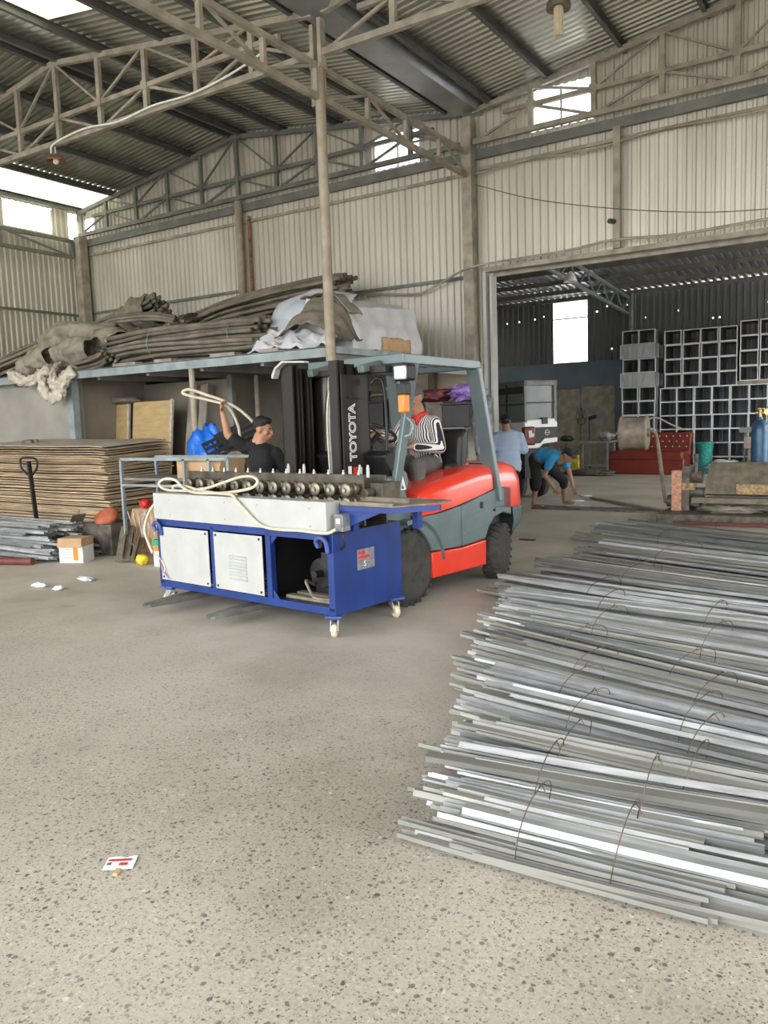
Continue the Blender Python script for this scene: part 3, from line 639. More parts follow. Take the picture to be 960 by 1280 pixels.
# hood: rounded red bonnet
def loft(secs, name, m, par=t, smooth='auto'):
    b = MB(); n = len(secs[0]); vs = [p for s in secs for p in s]; fs = []
    for i in range(len(secs)-1):
        for k in range(n-1): fs.append((i*n+k, i*n+k+1, (i+1)*n+k+1, (i+1)*n+k))
    fs.append(tuple(range(n))[::-1]); fs.append(tuple((len(secs)-1)*n+k for k in range(n)))
    b.add(vs, fs); return b.build(name, m, par, smooth=smooth)
def hood_sec(y, zb, zt, w, r):
    pts = [(-w, y, zb)]
    for k in range(7): a = PI - PI/2*k/6; pts.append((-w+r+r*math.cos(a), y, zt-r+r*math.sin(a)))
    for k in range(7): a = PI/2 - PI/2*k/6; pts.append((w-r+r*math.cos(a), y, zt-r+r*math.sin(a)))
    pts.append((w, y, zb)); return pts
loft([hood_sec(.10,.765,.86,.56,.06),hood_sec(.14,.765,.96,.585,.08),hood_sec(.30,.77,1.02,.60,.10),hood_sec(.6,.80,1.07,.605,.12),hood_sec(1.0,.86,1.13,.605,.13),hood_sec(1.24,.905,1.14,.60,.13)],'engine_hood','fork_red')
b = MB(); b.box(-.34,.34,1.12,1.24,1.08,1.165); b.build('hood_ridge','fork_red',t,bevel=.03,smooth='auto',seg=3)
# counterweight: red top, grey bottom, rounded plan
def cw_sec(z, y0, y1, w, r):
    pts = [(-w,y0,z)]
    for k in range(9): a = PI - PI/2*k/8; pts.append((-w+r+r*math.cos(a), y1-r*.8+r*.8*math.sin(a), z))
    for k in range(9): a = PI/2 - PI/2*k/8; pts.append((w-r+r*math.cos(a), y1-r*.8+r*.8*math.sin(a), z))
    pts.append((w,y0,z)); return pts
loft([cw_sec(.70,1.36,1.92,.60,.30),cw_sec(.95,1.36,1.90,.60,.30),cw_sec(1.08,1.36,1.84,.585,.30),cw_sec(1.14,1.36,1.74,.54,.30)],'counterweight_top','fork_red')
loft([cw_sec(.34,1.86,1.90,.40,.10),cw_sec(.55,1.60,1.93,.60,.30),cw_sec(.698,1.56,1.94,.61,.30)],'counterweight_base','fork_grey')
b = MB(); b.box(-.5,.5,.1,1.5,.22,.76); b.build('chassis','black',t)
b = MB(); b.box(.565,.612,1.02,1.05,.74,.80) ; b.cyl((.60,1.25,.70),(.612,1.25,.70),.014,n=10); b.build('panel_bolt','black',t)
# overhead guard
def post(pts, w, name): 
    b = MB()
    for a, c in zip(pts, pts[1:]): b.bar(a, c, *w)
    return b.build(name, 'fork_grey', t, bevel=.008)
for s in (1,-1):
    post([(s*.50,-.10,.98),(s*.54,.16,2.08)], (.05,.08), 'front_pillar')
    post([(s*.57,1.33,.78),(s*.50,1.10,2.05)], (.06,.14), 'rear_pillar')
    b = MB(); b.box(*sorted((s*.56,s*.61)),1.25,1.42,.72,.90); b.build('pillar_foot','fork_grey',t,bevel=.01)
    post([(s*.54,-.0,2.10),(s*.50,1.16,2.08)], (.07,.08), 'roof_side_rail')
post([(-.57,.02,2.10),(.57,.02,2.10)], (.08,.08), 'roof_front_rail')
post([(-.50,1.13,2.08),(.50,1.13,2.08)], (.08,.08), 'roof_rear_rail')
post([(.30,-.02,2.07),(.30,-.26,2.02)],(.07,.06),'roof_nose'); post([(-.30,-.02,2.07),(-.30,-.26,2.02)],(.07,.06),'roof_nose')
for k in range(6):
    b = MB(); b.bar((-.36+k*.144,.02,2.10),(-.36+k*.144,1.13,2.10),.045,.02); b.build('roof_bar','fork_grey',t)
# front cowl, dashboard, steering wheel, seat
b = MB(); b.prism([(-.22,.55),(.12,.55),(.12,.80),(.0,1.12),(-.18,1.12),(-.22,.95)],'x',-.50,.50); b.build('front_cowl','fork_grey',t,bevel=.02,smooth='auto')
b = MB(); b.prism([(-.05,1.10),(.16,1.05),(.12,1.28),(-.05,1.34),(-.14,1.30)],'x',-.42,.42); b.build('dashboard','black',t,bevel=.02)
b = MB(); b.box(-.48,.48,.10,.62,.62,.70); b.build('floor_plate','black',t)
b = MB(); b.cyl((-.02,.02,1.25),(-.02,.30,1.47),.025,n=10); sc = b.build('steering_column','black',t)
b = MB(); ax = Vector((0,.5,.87)).normalized(); u = Vector((1,0,0)); v_ = ax.cross(u); c = Vector((-.02,.30,1.48))
b.tube([c + (u*math.cos(a)+v_*math.sin(a))*.17 for a in [2*PI*k/28 for k in range(28)]], .014, 8, close=True)
for a in (0.4,2.5,4.6): b.bar(c, c+(u*math.cos(a)+v_*math.sin(a))*.17, .022, .01)
b.build('steering_wheel','black',t,smooth='auto')
b = MB(); b.box(-.24,.24,.74,1.16,.98,1.09); b.build('seat_cushion','black',t,bevel=.04,smooth='auto',seg=3)
b = MB(); b.prism([(1.04,1.04),(1.18,1.04),(1.25,1.46),(1.16,1.50),(1.08,1.42)],'x',-.16,.34); b.build('seat_back','black',t,bevel=.04,smooth='auto',seg=3)
b = MB(); b.ell((.28,1.02,1.12),(.05,.14,.06)); b.build('hip_restraint','black',t,smooth=True)
b = MB(); b.prism([(-.11,.99),(.06,.99),(.09,1.06),(.07,1.14),(.0,1.19),(-.08,1.17)],'x',.46,.50); sg = b.build('pillar_guard','fork_grey',t,bevel=.01)
b = MB(); b.prism([(-.055,1.0),(.045,1.0),(.0,1.14)],'x',.501,.503); sg2 = b.build('warning_triangle','white',sg)
b = MB(); b.prism([(-.02,1.01),(.02,1.01),(.0,1.05)],'x',.5035,.5045); b.build('triangle_mark','cyl_blue',sg2)
# head lamp and turn signal on the near front pillar
for s in (1,-1):
    b = MB(); b.box(s*.60-.075,s*.60+.075,-.10,.02,1.91,2.045); hl = b.build('head_lamp','black',t,bevel=.02,smooth='auto')
    b = MB(); b.prism([(s*.60-.066,1.92),(s*.60+.066,1.92),(s*.60+.066,2.035),(s*.60-.066,2.035)],'y',-.115,-.09); b.build('lamp_glass','lens',hl,bevel=.018,smooth='auto')
    b = MB(); b.box(s*.585-.042,s*.585+.042,-.09,.0,1.80,1.89); b.cyl((s*.5,-.05,1.9),(s*.5,-.05,1.95),.012,n=8); tl = b.build('turn_signal','black',t,bevel=.012)
    b = MB(); b.box(s*.585-.036,s*.585+.036,-.09,-.01,1.65,1.80); b.build('amber_lens','amber',tl,bevel=.014,smooth='auto')
b = MB(); b.tube(bez([(.52,-.02,1.45),(.56,.05,1.47),(.57,.07,1.55),(.53,.03,1.62),(.50,.06,1.60)]),.009); b.build('grab_handle','steel_blue',t,smooth=True)
# mast
for s, xo, xi in ((1,.20,.05),(-1,-.55,-.36)):
    for k, (y0, y1, xa, xb) in enumerate(((-.20,-.05,min(xo,xi),max(xo,xi)),(-.31,-.215,min(xo,xi)+.01,max(xo,xi)-.01),(-.40,-.325,min(xo,xi)+.02,max(xo,xi)-.02))):
        zt = (2.02,2.07,2.10)[k]
        b = MB(); e = xa if s > 0 else xb
        web = (xb-.02,xb) if s > 0 else (xa,xa+.02)
        b.box(web[0],web[1],y0,y1,.12,zt); b.box(xa,xb,y0,y0+.018,.12,zt); b.box(xa,xb,y1-.018,y1,.12,zt)
        b.build('mast_rail','mast_black',t)
    b = MB(); b.cyl(((xo+xi)/2,-.24,.3),((xo+xi)/2,-.24,1.2),.04,n=14); b.cyl(((xo+xi)/2,-.24,1.2),((xo+xi)/2,-.24,1.98),.024,n=12); b.build('lift_cylinder','mast_black',t,smooth='auto')
b = MB(); b.box(.202,.215,-.40,-.17,1.02,1.98); mp = b.build('mast_side_plate','mast_black',t)
for z in (1.78,): 
    b = MB(); b.box(.20,.23,-.34,-.14,z,z+.02); b.build('cross_strap','mast_black',t)
for i, (off, m, e) in enumerate(((.004,'white',.0006),(-.0026,'mast_black',.0012))):
    text_mesh('TOYOTA', .115, m, mp, (.216,-.285,1.50), (PI/2, -PI/2, PI/2), 'lettering', offset=off, extrude=e)
b = MB(); b.box(.216,.218,-.36,-.32,1.14,1.22); b.box(.216,.218,-.23,-.19,1.14,1.20); mk = b.build('sticker','white',mp)
b = MB(); b.box(.2165,.2175,-.30,-.25,1.13,1.21); b.build('red_sticker','red',mk)
b = MB(); b.box(.05,.50,-.18,-.08,1.985,2.045); b.box(-.52,.2,-.19,-.07,1.99,2.04); b.build('mast_top_beam','mast_black',t,bevel=.006)
b = MB(); b.box(-.5,.4,-.30,-.22,.95,1.0); b.box(-.5,.4,-.2,-.1,.55,.65); b.build('mast_cross_beam','mast_black',t)
b = MB(); b.prism([(-.58,2.02),(-.54,2.08),(-.44,2.135),(-.16,2.115),(-.16,2.10),(-.43,2.118),(-.52,2.07),(-.56,1.99),(-.58,1.99)],'y',-.46,-.40); b.build('mast_top_bracket','white_paint',t)
for k, (x, m) in enumerate(((-.20,'cable_cream'),(-.17,'steel_blue'),(-.14,'cable_cream'))):
    b = MB(); b.tube(bez([(x,-.15,1.0),(x-.01,-.16,1.5),(x,-.15,1.78),(x+.04,-.14,1.88),(x+.10,-.14,1.84),(x+.13+.02*k,-.14,1.72)]),.010,8); b.build('hydraulic_hose',m,t,smooth=True)
b = MB(); b.tube(bez([(.36,-.04,1.0),(.37,-.03,1.5),(.36,-.04,1.88),(.30,-.06,1.95),(.26,-.1,1.9)]),.014,8); b.build('hydraulic_hose','black',t,smooth=True)
# carriage and forks
b = MB(); b.box(-1.25,.35,-.44,-.41,.10,.15); b.box(-.55,.40,-.45,-.41,.20,.30); b.box(-.55,.40,-.45,-.41,.62,.72); b.build('fork_carriage','mast_black',t)
def to_local(px, py): 
    dx, dy = px+4.02, py-5.87; return (dx*math.cos(-TH)-dy*math.sin(-TH), dx*math.sin(-TH)+dy*math.cos(-TH))
for (tx, ty), (bx_, by_) in (((-5.33,4.49),(-5.12,5.45)),((-4.52,4.43),(-4.30,5.40))):
    a = Vector((*to_local(tx,ty),0)); c = Vector((*to_local(bx_,by_),0)); d = (c-a).normalized(); r = Vector((d.y,-d.x,0)); b = MB()
    L = (c-a).length; out = [(0,.03),(.03,.055),(.25,.065),(L,.065)]
    pts = [(a+d*q+r*w_) for q, w_ in out] + [(a+d*q-r*w_) for q, w_ in out[::-1]]
    zt = [.105,.11,.125,.14]; zb = [.085,.085,.08,.08]; zt = zt+zt[::-1]; zb = zb+zb[::-1]
    vs = [(p.x,p.y,z_) for p, z_ in zip(pts,zb)] + [(p.x,p.y,z_) for p, z_ in zip(pts,zt)]; n = 8
    b.add(vs, [(0,1,6,7),(1,2,5,6),(2,3,4,5),(8,15,14,9),(9,14,13,10),(10,13,12,11)]+[(k,(k+1)%n,(k+1)%n+n,k+n) for k in range(n)])
    b.build('fork_blade','bluegrey_fork',t)
# wheels
def wheel(x, y, r, w_, name, rot=0, out=1):
    c = bpy.data.objects.new(name, None); COL.objects.link(c); c.parent = t; c.location = (x,y,r); c.rotation_euler.z = rot
    b = MB(); b.lathe([(r*.56,-w_/2),(r*.80,-w_/2),(r*.95,-w_*.42),(r,-w_*.3),(r,w_*.3),(r*.95,w_*.42),(r*.80,w_/2),(r*.56,w_/2)],(0,0,0),(1,0,0),40)
    n = 22
    for k in range(n):
        for s in (-1,1):
            a = 2*PI*(k+.25*s)/n; a2 = a+.16
            p = Vector((s*w_*.05,(r*1.0)*math.cos(a),(r*1.0)*math.sin(a))); q = Vector((s*w_*.47,(r*.965)*math.cos(a2),(r*.965)*math.sin(a2))); b.bar(p,q,.035,.028,up=(0,math.cos(a),math.sin(a)))
    b.build('tyre','tyre',c,smooth='auto')
    b = MB(); b.lathe([(r*.58,-w_*.40),(r*.58,w_*.40)],(0,0,0),(1,0,0),32); b.lathe([(r*.56,w_*.30*out),(r*.50,w_*.46*out),(r*.46,w_*.30*out),(r*.30,w_*.22*out),(r*.20,w_*.40*out),(.02,w_*.42*out)],(0,0,0),(1,0,0),32,closed=False)
    for k in range(6): a = 2*PI*k/6; b.cyl((out*w_*.22,r*.34*math.cos(a),r*.34*math.sin(a)),(out*w_*.32,r*.34*math.cos(a),r*.34*math.sin(a)),.014,n=6)
    b.build('rim','rim',c,smooth='auto')
wheel(.48,.0,.33,.20,'front_wheel'); wheel(-.48,.0,.33,.20,'front_wheel',out=-1)
wheel(.50,1.43,.27,.18,'rear_wheel',rot=math.radians(18)); wheel(-.50,1.43,.27,.18,'rear_wheel',rot=math.radians(18),out=-1)
b = MB(); b.cyl((-.4,0,.33),(.4,0,.33),.07,n=12); b.cyl((-.45,1.43,.27),(.45,1.43,.27),.05,n=12); b.build('axles','black',t)

# ================================================================== galvanised profiles
def profile_mesh(kind, L, w_, h, th=.0016):
    b = MB()
    if kind == 'L': poly = [(0,0),(w_,0),(w_,th),(th,th),(th,h),(0,h)]
    elif kind == 'C': poly = [(0,h),(0,0),(w_,0),(w_,h),(w_-th,h),(w_-th,th),(th,th),(th,h)]
    elif kind == 'U': poly = [(0,0),(0,h),(w_,h),(w_,0),(w_-th,0),(w_-th,h-th),(th,h-th),(th,0)]
    else: poly = [(-.012,0),(0,0),(.006,h),(w_-.006,h),(w_,0),(w_+.012,0),(w_+.012,th),(w_,th),(w_-.006,h+th),(.006,h+th),(0,th),(-.012,th)]
    poly = [(p[0]-w_/2, p[1]) for p in poly]
    n = 6; vs = []; m = len(poly)
    for i in range(n+1):
        x = L*i/n; sag = .006*math.sin(PI*i/n); vs += [(x, p[0], p[1]-sag) for p in poly]
    fs = [tuple(range(m)), tuple(n*m+k for k in range(m))[::-1]]
    for i in range(n):
        for k in range(m): k2 = (k+1) % m; fs.append((i*m+k, (i+1)*m+k, (i+1)*m+k2, i*m+k2))
    b.add(vs, fs); return b
PROT = {}
def proto(kind, L, w_, h, m):
    key = (kind, L, w_, h, m)
    if key not in PROT:
        o = profile_mesh(kind, L, w_, h).build('steel_profile', m); PROT[key] = o; o['fresh'] = 1
        return o
    o = PROT[key]; return o.copy()
def put_profile(kind, L, w_, h, m, loc, rot, label, group):
    o = proto(kind, L, w_, h, m)
    if 'fresh' in o: del o['fresh']
    else: COL.objects.link(o)
    o.location = loc; o.rotation_euler = rot; tag(o, label, 'steel profile', group); return o
ORD = ['nearest the viewer','second from the front','third from the front','fourth from the front','fifth from the front','sixth from the front','in the middle of the pile','eighth from the front','ninth from the front','fourth from the back','third from the back','second from the back','furthest back']
# left end x, y, angle, length, width, layers, base z, count per layer
BUN = [(-1.46,2.62,3.0,1.15,.32,3,.0,8),(-1.60,2.95,5.0,1.35,.36,3,.02,8),(-1.72,3.27,-2.,1.75,.36,3,.03,8),(-1.82,3.72,-9,1.9,.40,3,.04,7),
       (-2.05,4.10,-13,2.2,.40,3,.05,7),(-2.15,4.52,-16,2.4,.42,3,.05,7),(-2.38,4.98,-18,2.5,.45,3,.05,7),(-2.42,5.48,-11,2.5,.45,3,.04,7),
       (-2.62,5.95,-6,2.6,.48,3,.03,7),(-2.98,6.60,-13,2.7,.50,3,.02,7),(-2.90,7.50,-17,2.8,.62,3,.02,7),(-2.85,8.70,-20,2.9,.80,3,.02,8),(-3.15,10.3,-24,3.2,1.05,3,.02,8)]
r = random.Random(11)
for bi, (bx, by, ang, L, wd, lay, zb, npl) in enumerate(BUN):
    a = math.radians(ang); ca, sa = math.cos(a), math.sin(a)
    lab0 = 'galvanised profile, %s layer, %s, in the bundle ' + ORD[bi]
    grp = 'profiles of the bundle ' + ORD[bi]
    big = 1 + max(0, (bi-8))*.14
    for l in range(lay):
        nn = npl + (1 if l == 0 else 0) - (1 if l == lay-1 else 0)
        for k in range(nn):
            off = (k-(nn-1)/2)*(wd*(1-.16*l)/nn) + r.uniform(-.012,.012)
            s = r.choices([-.10,0,.05,.12,.22,.34],[2,5,4,3,2,1])[0] + r.uniform(-.05,.05) + .05*abs(off)/wd
            kind = r.choice('LCCHLCU'); w_ = r.choice((.022,.030,.040,.050))*big; h = r.choice((.010,.016,.024))
            Ls = round(L - r.choice((0,0,.1,.25)), 2); da = r.gauss(0, .012)
            z = zb + .003 + l*.052 + r.uniform(0,.020) + .03*(1-(2*off/wd)**2)*(l+1)/lay
            p = (bx + ca*s - sa*off, by + sa*s + ca*off, z)
            lab = lab0 % (('bottom','middle','top')[l], 'near edge' if k < nn/3 else 'far edge' if k > nn*2/3-.5 else 'centre')
            put_profile(kind, Ls, w_, h, 'galv' if r.random() < .58 else 'galv_dusty', p, (r.gauss(0,.30), r.gauss(0,.006) - (.0 if l else 0), a+da), lab, grp)
    for q in ((.33,.62) if bi < 9 else (.38,)):
        cx, cy = bx + ca*L*q, by + sa*L*q; pts = []
        for k in range(24):
            t_ = 2*PI*k/24; u = math.copysign(abs(math.cos(t_))**.6, math.cos(t_))*(wd/2+.02); v = math.copysign(abs(math.sin(t_))**.6, math.sin(t_))
            zz = zb + (.112 + .092*v if v > 0 else .112*(1+v) - .0 ) 
            pts.append((cx - sa*u + .02*v*ca, cy + ca*u + .02*v*sa, max(.004, zz + (.035*(1-(u/(wd/2+.03))**2) if v > 0 else 0))))
        b = MB(); b.tube(pts, .0022 if bi < 8 else .003, 5, close=True)
        e = Vector(pts[6]); b.tube([e, e+Vector((.02,-.02,.03)), e+Vector((.05,-.06,.015))], .002, 5)
        tag(b.build('tie_wire','wire',smooth=True), 'rusty tie wire round the %s part of the bundle %s' % ('left' if q < .5 else 'right', ORD[bi]), 'wire', None)
# the rest of the profiles, deeper in the pile
mb = MB(); q = random.Random(23)
for bi, (bx, by, ang, L, wd, lay, zb, npl) in enumerate(BUN):
    a = math.radians(ang); ca, sa = math.cos(a), math.sin(a)
    for k in range(26):
        kind = q.choice('LCUH'); w_ = q.choice((.022,.03,.04)); pb = profile_mesh(kind, L-q.uniform(0,.3), w_, .018)
        off = q.uniform(-.62,.62)*wd; s = q.uniform(-.12,.30); z = zb + q.uniform(.0,.12)*(1-abs(off)/wd); da = q.gauss(0,.02); c2, s2 = math.cos(a+da), math.sin(a+da); ox, oy = bx+ca*s-sa*off, by+sa*s+ca*off
        mb.add([(ox+c2*v[0]-s2*v[1], oy+s2*v[0]+c2*v[1], max(.001,z+v[2])) for v in pb.v], pb.f)
tag(mb.build('steel_profiles','galv_dusty'), 'the remaining thin galvanised profiles deep inside the big pile at the right', 'steel profile', None, 'stuff')
# bundle at the left edge
r = random.Random(5)
for k in range(70):
    l, c = divmod(k, 12); y = 5.82 + c*.066 + r.uniform(-.03,.03) + l*.03; z = .03 + l*.072 + r.uniform(0,.02)
    x1 = -8.35 - l*.10 - r.choice((0,.05,.12,.25,.4)); L = 3.0
    kind = r.choice('CUHC'); w_ = r.choice((.035,.05,.06))
    put_profile(kind, L, w_, .03, 'galv_bright' if k % 3 else 'galv', (x1, y, z), (r.gauss(0,.3), r.gauss(0,.012), PI+r.gauss(-.05,.025)), 'galvanised steel profile in the heap at the left edge, in front of the board stack', 'profiles in the left heap')
b = MB(); b.cyl((-10.4,5.1,.045),(-8.72,5.72,.045),.045,n=16); tag(b.build('steel_pipe','maroon_pipe',smooth='auto'), 'dark red pipe lying under the left heap of profiles', 'pipe')

# ================================================================== stack of boards
r = random.Random(3); z = .10
b = MB()
for x in (-11.6,-10.5,-9.2): b.box(x-.06,x+.06,6.95,7.95,0,.10)
tag(b.build('bearer','wood_grey'), 'timber bearers under the tall stack of thin brown boards', 'timber')
N_ = 58; i = 0
while z < 1.40:
    th = r.choice((.010,.012,.014)); gap = r.choice((.003,.006,.010,.018,.024)); q = z/1.4
    dx = r.uniform(-.045,.045) + (.05 if q > .55 else .0) + .04*math.sin(i*.4); dy = r.uniform(-.035,.035); fx = r.uniform(.0,.02)
    amp = .008 + .022*q; ph = r.uniform(0,6); b = MB(); xa, xb, ya, yb = -11.95, -8.83, 6.92, 8.02; nx, ny = 12, 3
    fn = lambda u, v: (xa+(xb-xa)*u+dx, ya+(yb-ya)*v+dy, z + amp*.5*math.sin(u*4.6+1.0+ph*.06) + amp*.35*nz(u*3+i*.08, v) + q*q*.055*v - .03*q*math.exp(-((1-u)/.06)**2) + .010*r.random()*(u > .98))
    g0 = [fn(a/nx, c/ny) for a in range(nx+1) for c in range(ny+1)]; W = ny+1; nv = len(g0)
    vs = g0 + [(p[0],p[1],p[2]+th) for p in g0]; fs = []
    for a in range(nx):
        for c in range(ny): k = a*W+c; fs += [(k,k+1,k+W+1,k+W),(nv+k,nv+k+W,nv+k+W+1,nv+k+1)]
    ed = [a*W for a in range(nx+1)] + [nx*W+c for c in range(1,ny+1)] + [a*W+ny for a in range(nx-1,-1,-1)] + [c for c in range(ny-1,0,-1)]
    for k, e in enumerate(ed): e2 = ed[(k+1) % len(ed)]; fs.append((e, e2, e2+nv, e+nv))
    b.add(vs, fs); last = z + th + gap >= 1.40
    o = b.build('thin_board', 'ply_top' if last else 'ply')
    tag(o, 'topmost dusty grey-brown board of the tall stack at the left' if last else 'thin brown board, @@ from the bottom of the tall stack behind the pallet jack'.replace('@@', str(i+1)+('th' if i % 10 > 2 or i in (10,11,12) else ('st','nd','rd')[i % 10])), 'board', 'boards in the tall left stack')
    z += th + gap; i += 1
b = MB()
for k in range(9): b.ell((-10.85+r.uniform(-.10,.10),7.25+r.uniform(-.06,.06),1.44+r.uniform(-.01,.02)),(.045,.04,.03))
tag(b.build('dark_rag','tarp_brown',smooth=True), 'small dark clump of rags on top of the board stack', 'rag')
# pallet jack
t = thing('pallet_jack', 'dark pallet jack with loop handle standing before the board stack', 'pallet jack', (-9.98,6.66,0))
b = MB(); b.bar((0,0,.32),(.0,-.05,1.20),.055,.035); b.build('handle_shaft','black',t,bevel=.004)
b = MB(); b.tube(bez([(0,-.04,.98),(.08,-.045,1.03),(.17,-.05,1.10),(.19,-.05,1.18),(.15,-.055,1.235),(0,-.055,1.245),(-.15,-.055,1.235),(-.19,-.05,1.18),(-.17,-.05,1.10),(-.08,-.045,1.03),(0,-.04,.98)]),.014,8); b.build('handle_loop','black',t,smooth=True)
b = MB(); b.bar((.0,-.07,1.16),(-.08,-.08,1.15),.012); b.build('release_lever','black',t)
b = MB(); b.cyl((0,0,.14),(0,0,.36),.06,n=16); b.box(-.12,.12,-.05,.10,.16,.22); b.box(-.27,.27,.08,.16,.06,.24); b.build('pump_body','orange_clay',t,smooth='auto')
b = MB(); b.cyl((-.05,0,.09),(.05,0,.09),.09,n=20); b.build('steering_wheel','caster_cream',t,smooth='auto')
for x in (-.19,.19):
    b = MB(); b.box(x-.075,x+.075,.10,.17,.05,.09); b.build('fork_blade','orange_clay',t)

# small things on the floor at the left
t = thing('carton', 'small white carton with brown flap beside the left heap of profiles', 'box', (-8.42,6.12,0), .35)
b = MB(); b.box(-.16,.16,-.12,.12,0,.25); b.build('carton_body','white',t,bevel=.003)
b = MB(); b.box(-.162,.162,-.125,.122,.20,.30); b.prism([(-.125,.30),(-.15,.19),(-.148,.19),(-.12,.30)],'x',-.16,.16); b.build('flap','cardboard',t)
b = MB(); b.box(.03,.10,-.122,-.1205,.03,.19); b.build('orange_print','amber',t)
b = MB(); 
for z_ in (.16,.13,.10,.06): b.box(-.13,-.0,-.122,-.1205,z_,z_+.008)
b.build('grey_print','plate_sticker',t)
b = MB(); b.lathe([(.02,0),(.10,.01),(.15,.06),(.16,.12),(.10,.16),(.02,.15)],(-8.55,6.75,.40),(.1,-.6,.8),20); tag(b.build('clay_bowl','orange_clay',smooth=True), 'orange bowl-shaped cap behind the white carton', 'bowl')
b = MB(); b.box(-8.85,-8.30,6.55,7.0,0,.40); tag(b.build('scrap_crate','iron_old',bevel=.01), 'dark crate of scrap behind the white carton', 'crate')
for i, (a, c, w_, lab) in enumerate((((-9.0,6.55,.38),(-8.62,6.35,.55),.16,'dark hooked steel offcut leaning on the end of the left heap'),((-8.22,6.75,.36),(-7.75,6.25,.03),.16,'grey steel channel leaning down to the floor right of the carton'),((-8.0,6.75,.22),(-7.6,6.3,.02),.10,'narrow grey steel strip lying beside the paper bags'))):
    b = MB(); b.bar(a, c, w_, .012); b.bar((a[0],a[1],a[2]+.03),(c[0],c[1],c[2]+.03),.012,.05); tag(b.build('steel_offcut','iron_tan'), lab, 'offcut')
def lump(name, c, rad, m, label, cat, seed=0, amp=.25, fr=3., group=None, n=26, flat=.0, rotz=0):
    b = MB(); b.ell((0,0,0), rad, n=n, m=16); vs = []
    for v in b.v:
        p = Vector(v); q = Vector((p.x/rad[0],p.y/rad[1],p.z/rad[2])); k = 1 + amp*noise.noise(q*fr*.5+Vector((seed,seed*2,0))) + amp*.5*noise.noise(q*fr+Vector((0,seed,seed)))
        p = p*k; p.z = max(p.z, -rad[2]*.96 if not flat else -rad[2]*flat); vs.append(tuple(p))
    b.v = vs; lo = min(v[2] for v in vs)
    o = b.build(name, m, smooth=True, loc=(c[0],c[1],c[2]-lo), rotz=rotz); return tag(o, label, cat, group)
# two crumpled paper sacks with strings
for i, (x, y, h, lab) in enumerate(((-8.12,7.02,.56,'crumpled brown paper sack against the board stack, the left one of the pair'),(-7.72,6.95,.60,'crumpled brown paper sack just left of the blue machine, wound with cord'))):
    t = thing('paper_sack', lab, 'sack', (x,y,0), .1*i); b = MB(); secs = []
    n = 22
    for k in range(9):
        zz = h*k/8; sc = 1 + .08*math.sin(k*1.3+i)
        secs.append([(.22*sc*math.copysign(abs(math.cos(a))**.5,math.cos(a))*(1+.06*nz(k*.7,a,i)), .15*sc*math.copysign(abs(math.sin(a))**.5,math.sin(a))*(1+.1*nz(k,a*2,i+5)), zz+(.03*nz(a*2,i) if k > 6 else 0)) for a in [2*PI*j/n for j in range(n)]])
    b.v = [p for s in secs for p in s]; b.f = [(k*n+j,k*n+(j+1)%n,(k+1)*n+(j+1)%n,(k+1)*n+j) for k in range(8) for j in range(n)] + [tuple(8*n+j for j in range(n)), tuple(range(n))[::-1]]; b.mi = [0]*len(b.f)
    b.build('sack_body','cardboard',t,smooth=True)
    for q in range(3):
        c = MB(); c.tube(bez([(-.2+.1*q,-.17,h*.96),(-.12+.08*q,-.185,h*.6),(-.16+.12*q,-.19,h*.3),(-.05+.05*q,-.18,h*.12),(.08,-.185,h*.3),(.10-.03*q,-.185,h*.8),(.16,-.16,h*1.0)]),.007,6); c.build('cord','net_cream',t,smooth=True)
lump('red_plastic_bag', (-8.15,7.0,.57), (.09,.07,.06), 'red', 'small bright red plastic bag on top of the left paper sack', 'bag', 3)
lump('yellow_bag', (-7.42,6.28,0), (.085,.07,.065), 'yellow', 'small crumpled yellow bag on the floor left of the blue machine', 'bag', 4)
t = thing('detergent_packet', 'green, orange and white printed packet behind the left end of the machine', 'packet', (-7.10,6.30,0), .2)
b = MB(); b.box(-.10,.10,-.04,.04,0,.30); b.build('packet_body','white',t,bevel=.01)
b = MB(); b.box(-.101,.101,-.0415,.0415,.24,.31); b.build('green_band','green',t)
b = MB(); b.box(-.101,.101,-.0415,.0415,.18,.238); b.build('orange_band','amber',t)
lump('pink_bag', (-7.15,6.55,0), (.17,.13,.24), 'bag_red', 'tall pinkish plastic bag behind the printed packet', 'bag', 8)
for i, (x, y, sx, lab) in enumerate(((-7.42,4.92,.10,'white plastic scrap on the floor at far left'),(-7.25,5.35,.12,'crumpled grey paper scrap on the floor, left of the machine'),(-7.08,4.90,.05,'tiny white crumb of plastic below the grey paper scrap'))):
    lump('floor_scrap', (x,y,0), (sx,.04,.022), 'white' if i != 1 else 'foil_white', lab, 'scrap', i+20, .6, 5)
t = thing('cigarette_packet', 'flattened cigarette packet with red print on the floor at lower left', 'packet', (-2.365,1.80,.0), math.radians(35))
b = MB(); b.sheet(lambda u, v: (-.055+.11*u, -.04+.08*v, .004+.005*abs(math.sin(u*5))*v), 8, 6); b.build('packet_sheet','white',t,solid=.0015)
b = MB(); b.box(-.045,.04,.008,.020,.0095,.0105); b.box(.008,.028,-.022,-.008,.0095,.0105); b.build('red_print','red',t)
b = MB(); b.box(-.045,-.03,-.016,-.0,.0085,.0095); b.box(.0,.03,-.022,-.004,.0085,.0095); b.build('dark_print','plate_sticker',t)
b = MB(); b.bar((-2.33,1.765,.008),(-2.315,1.735,.008),.016,.012); tag(b.build('paper_fragment','cardboard'), 'torn tan scrap touching the flattened cigarette packet', 'scrap')

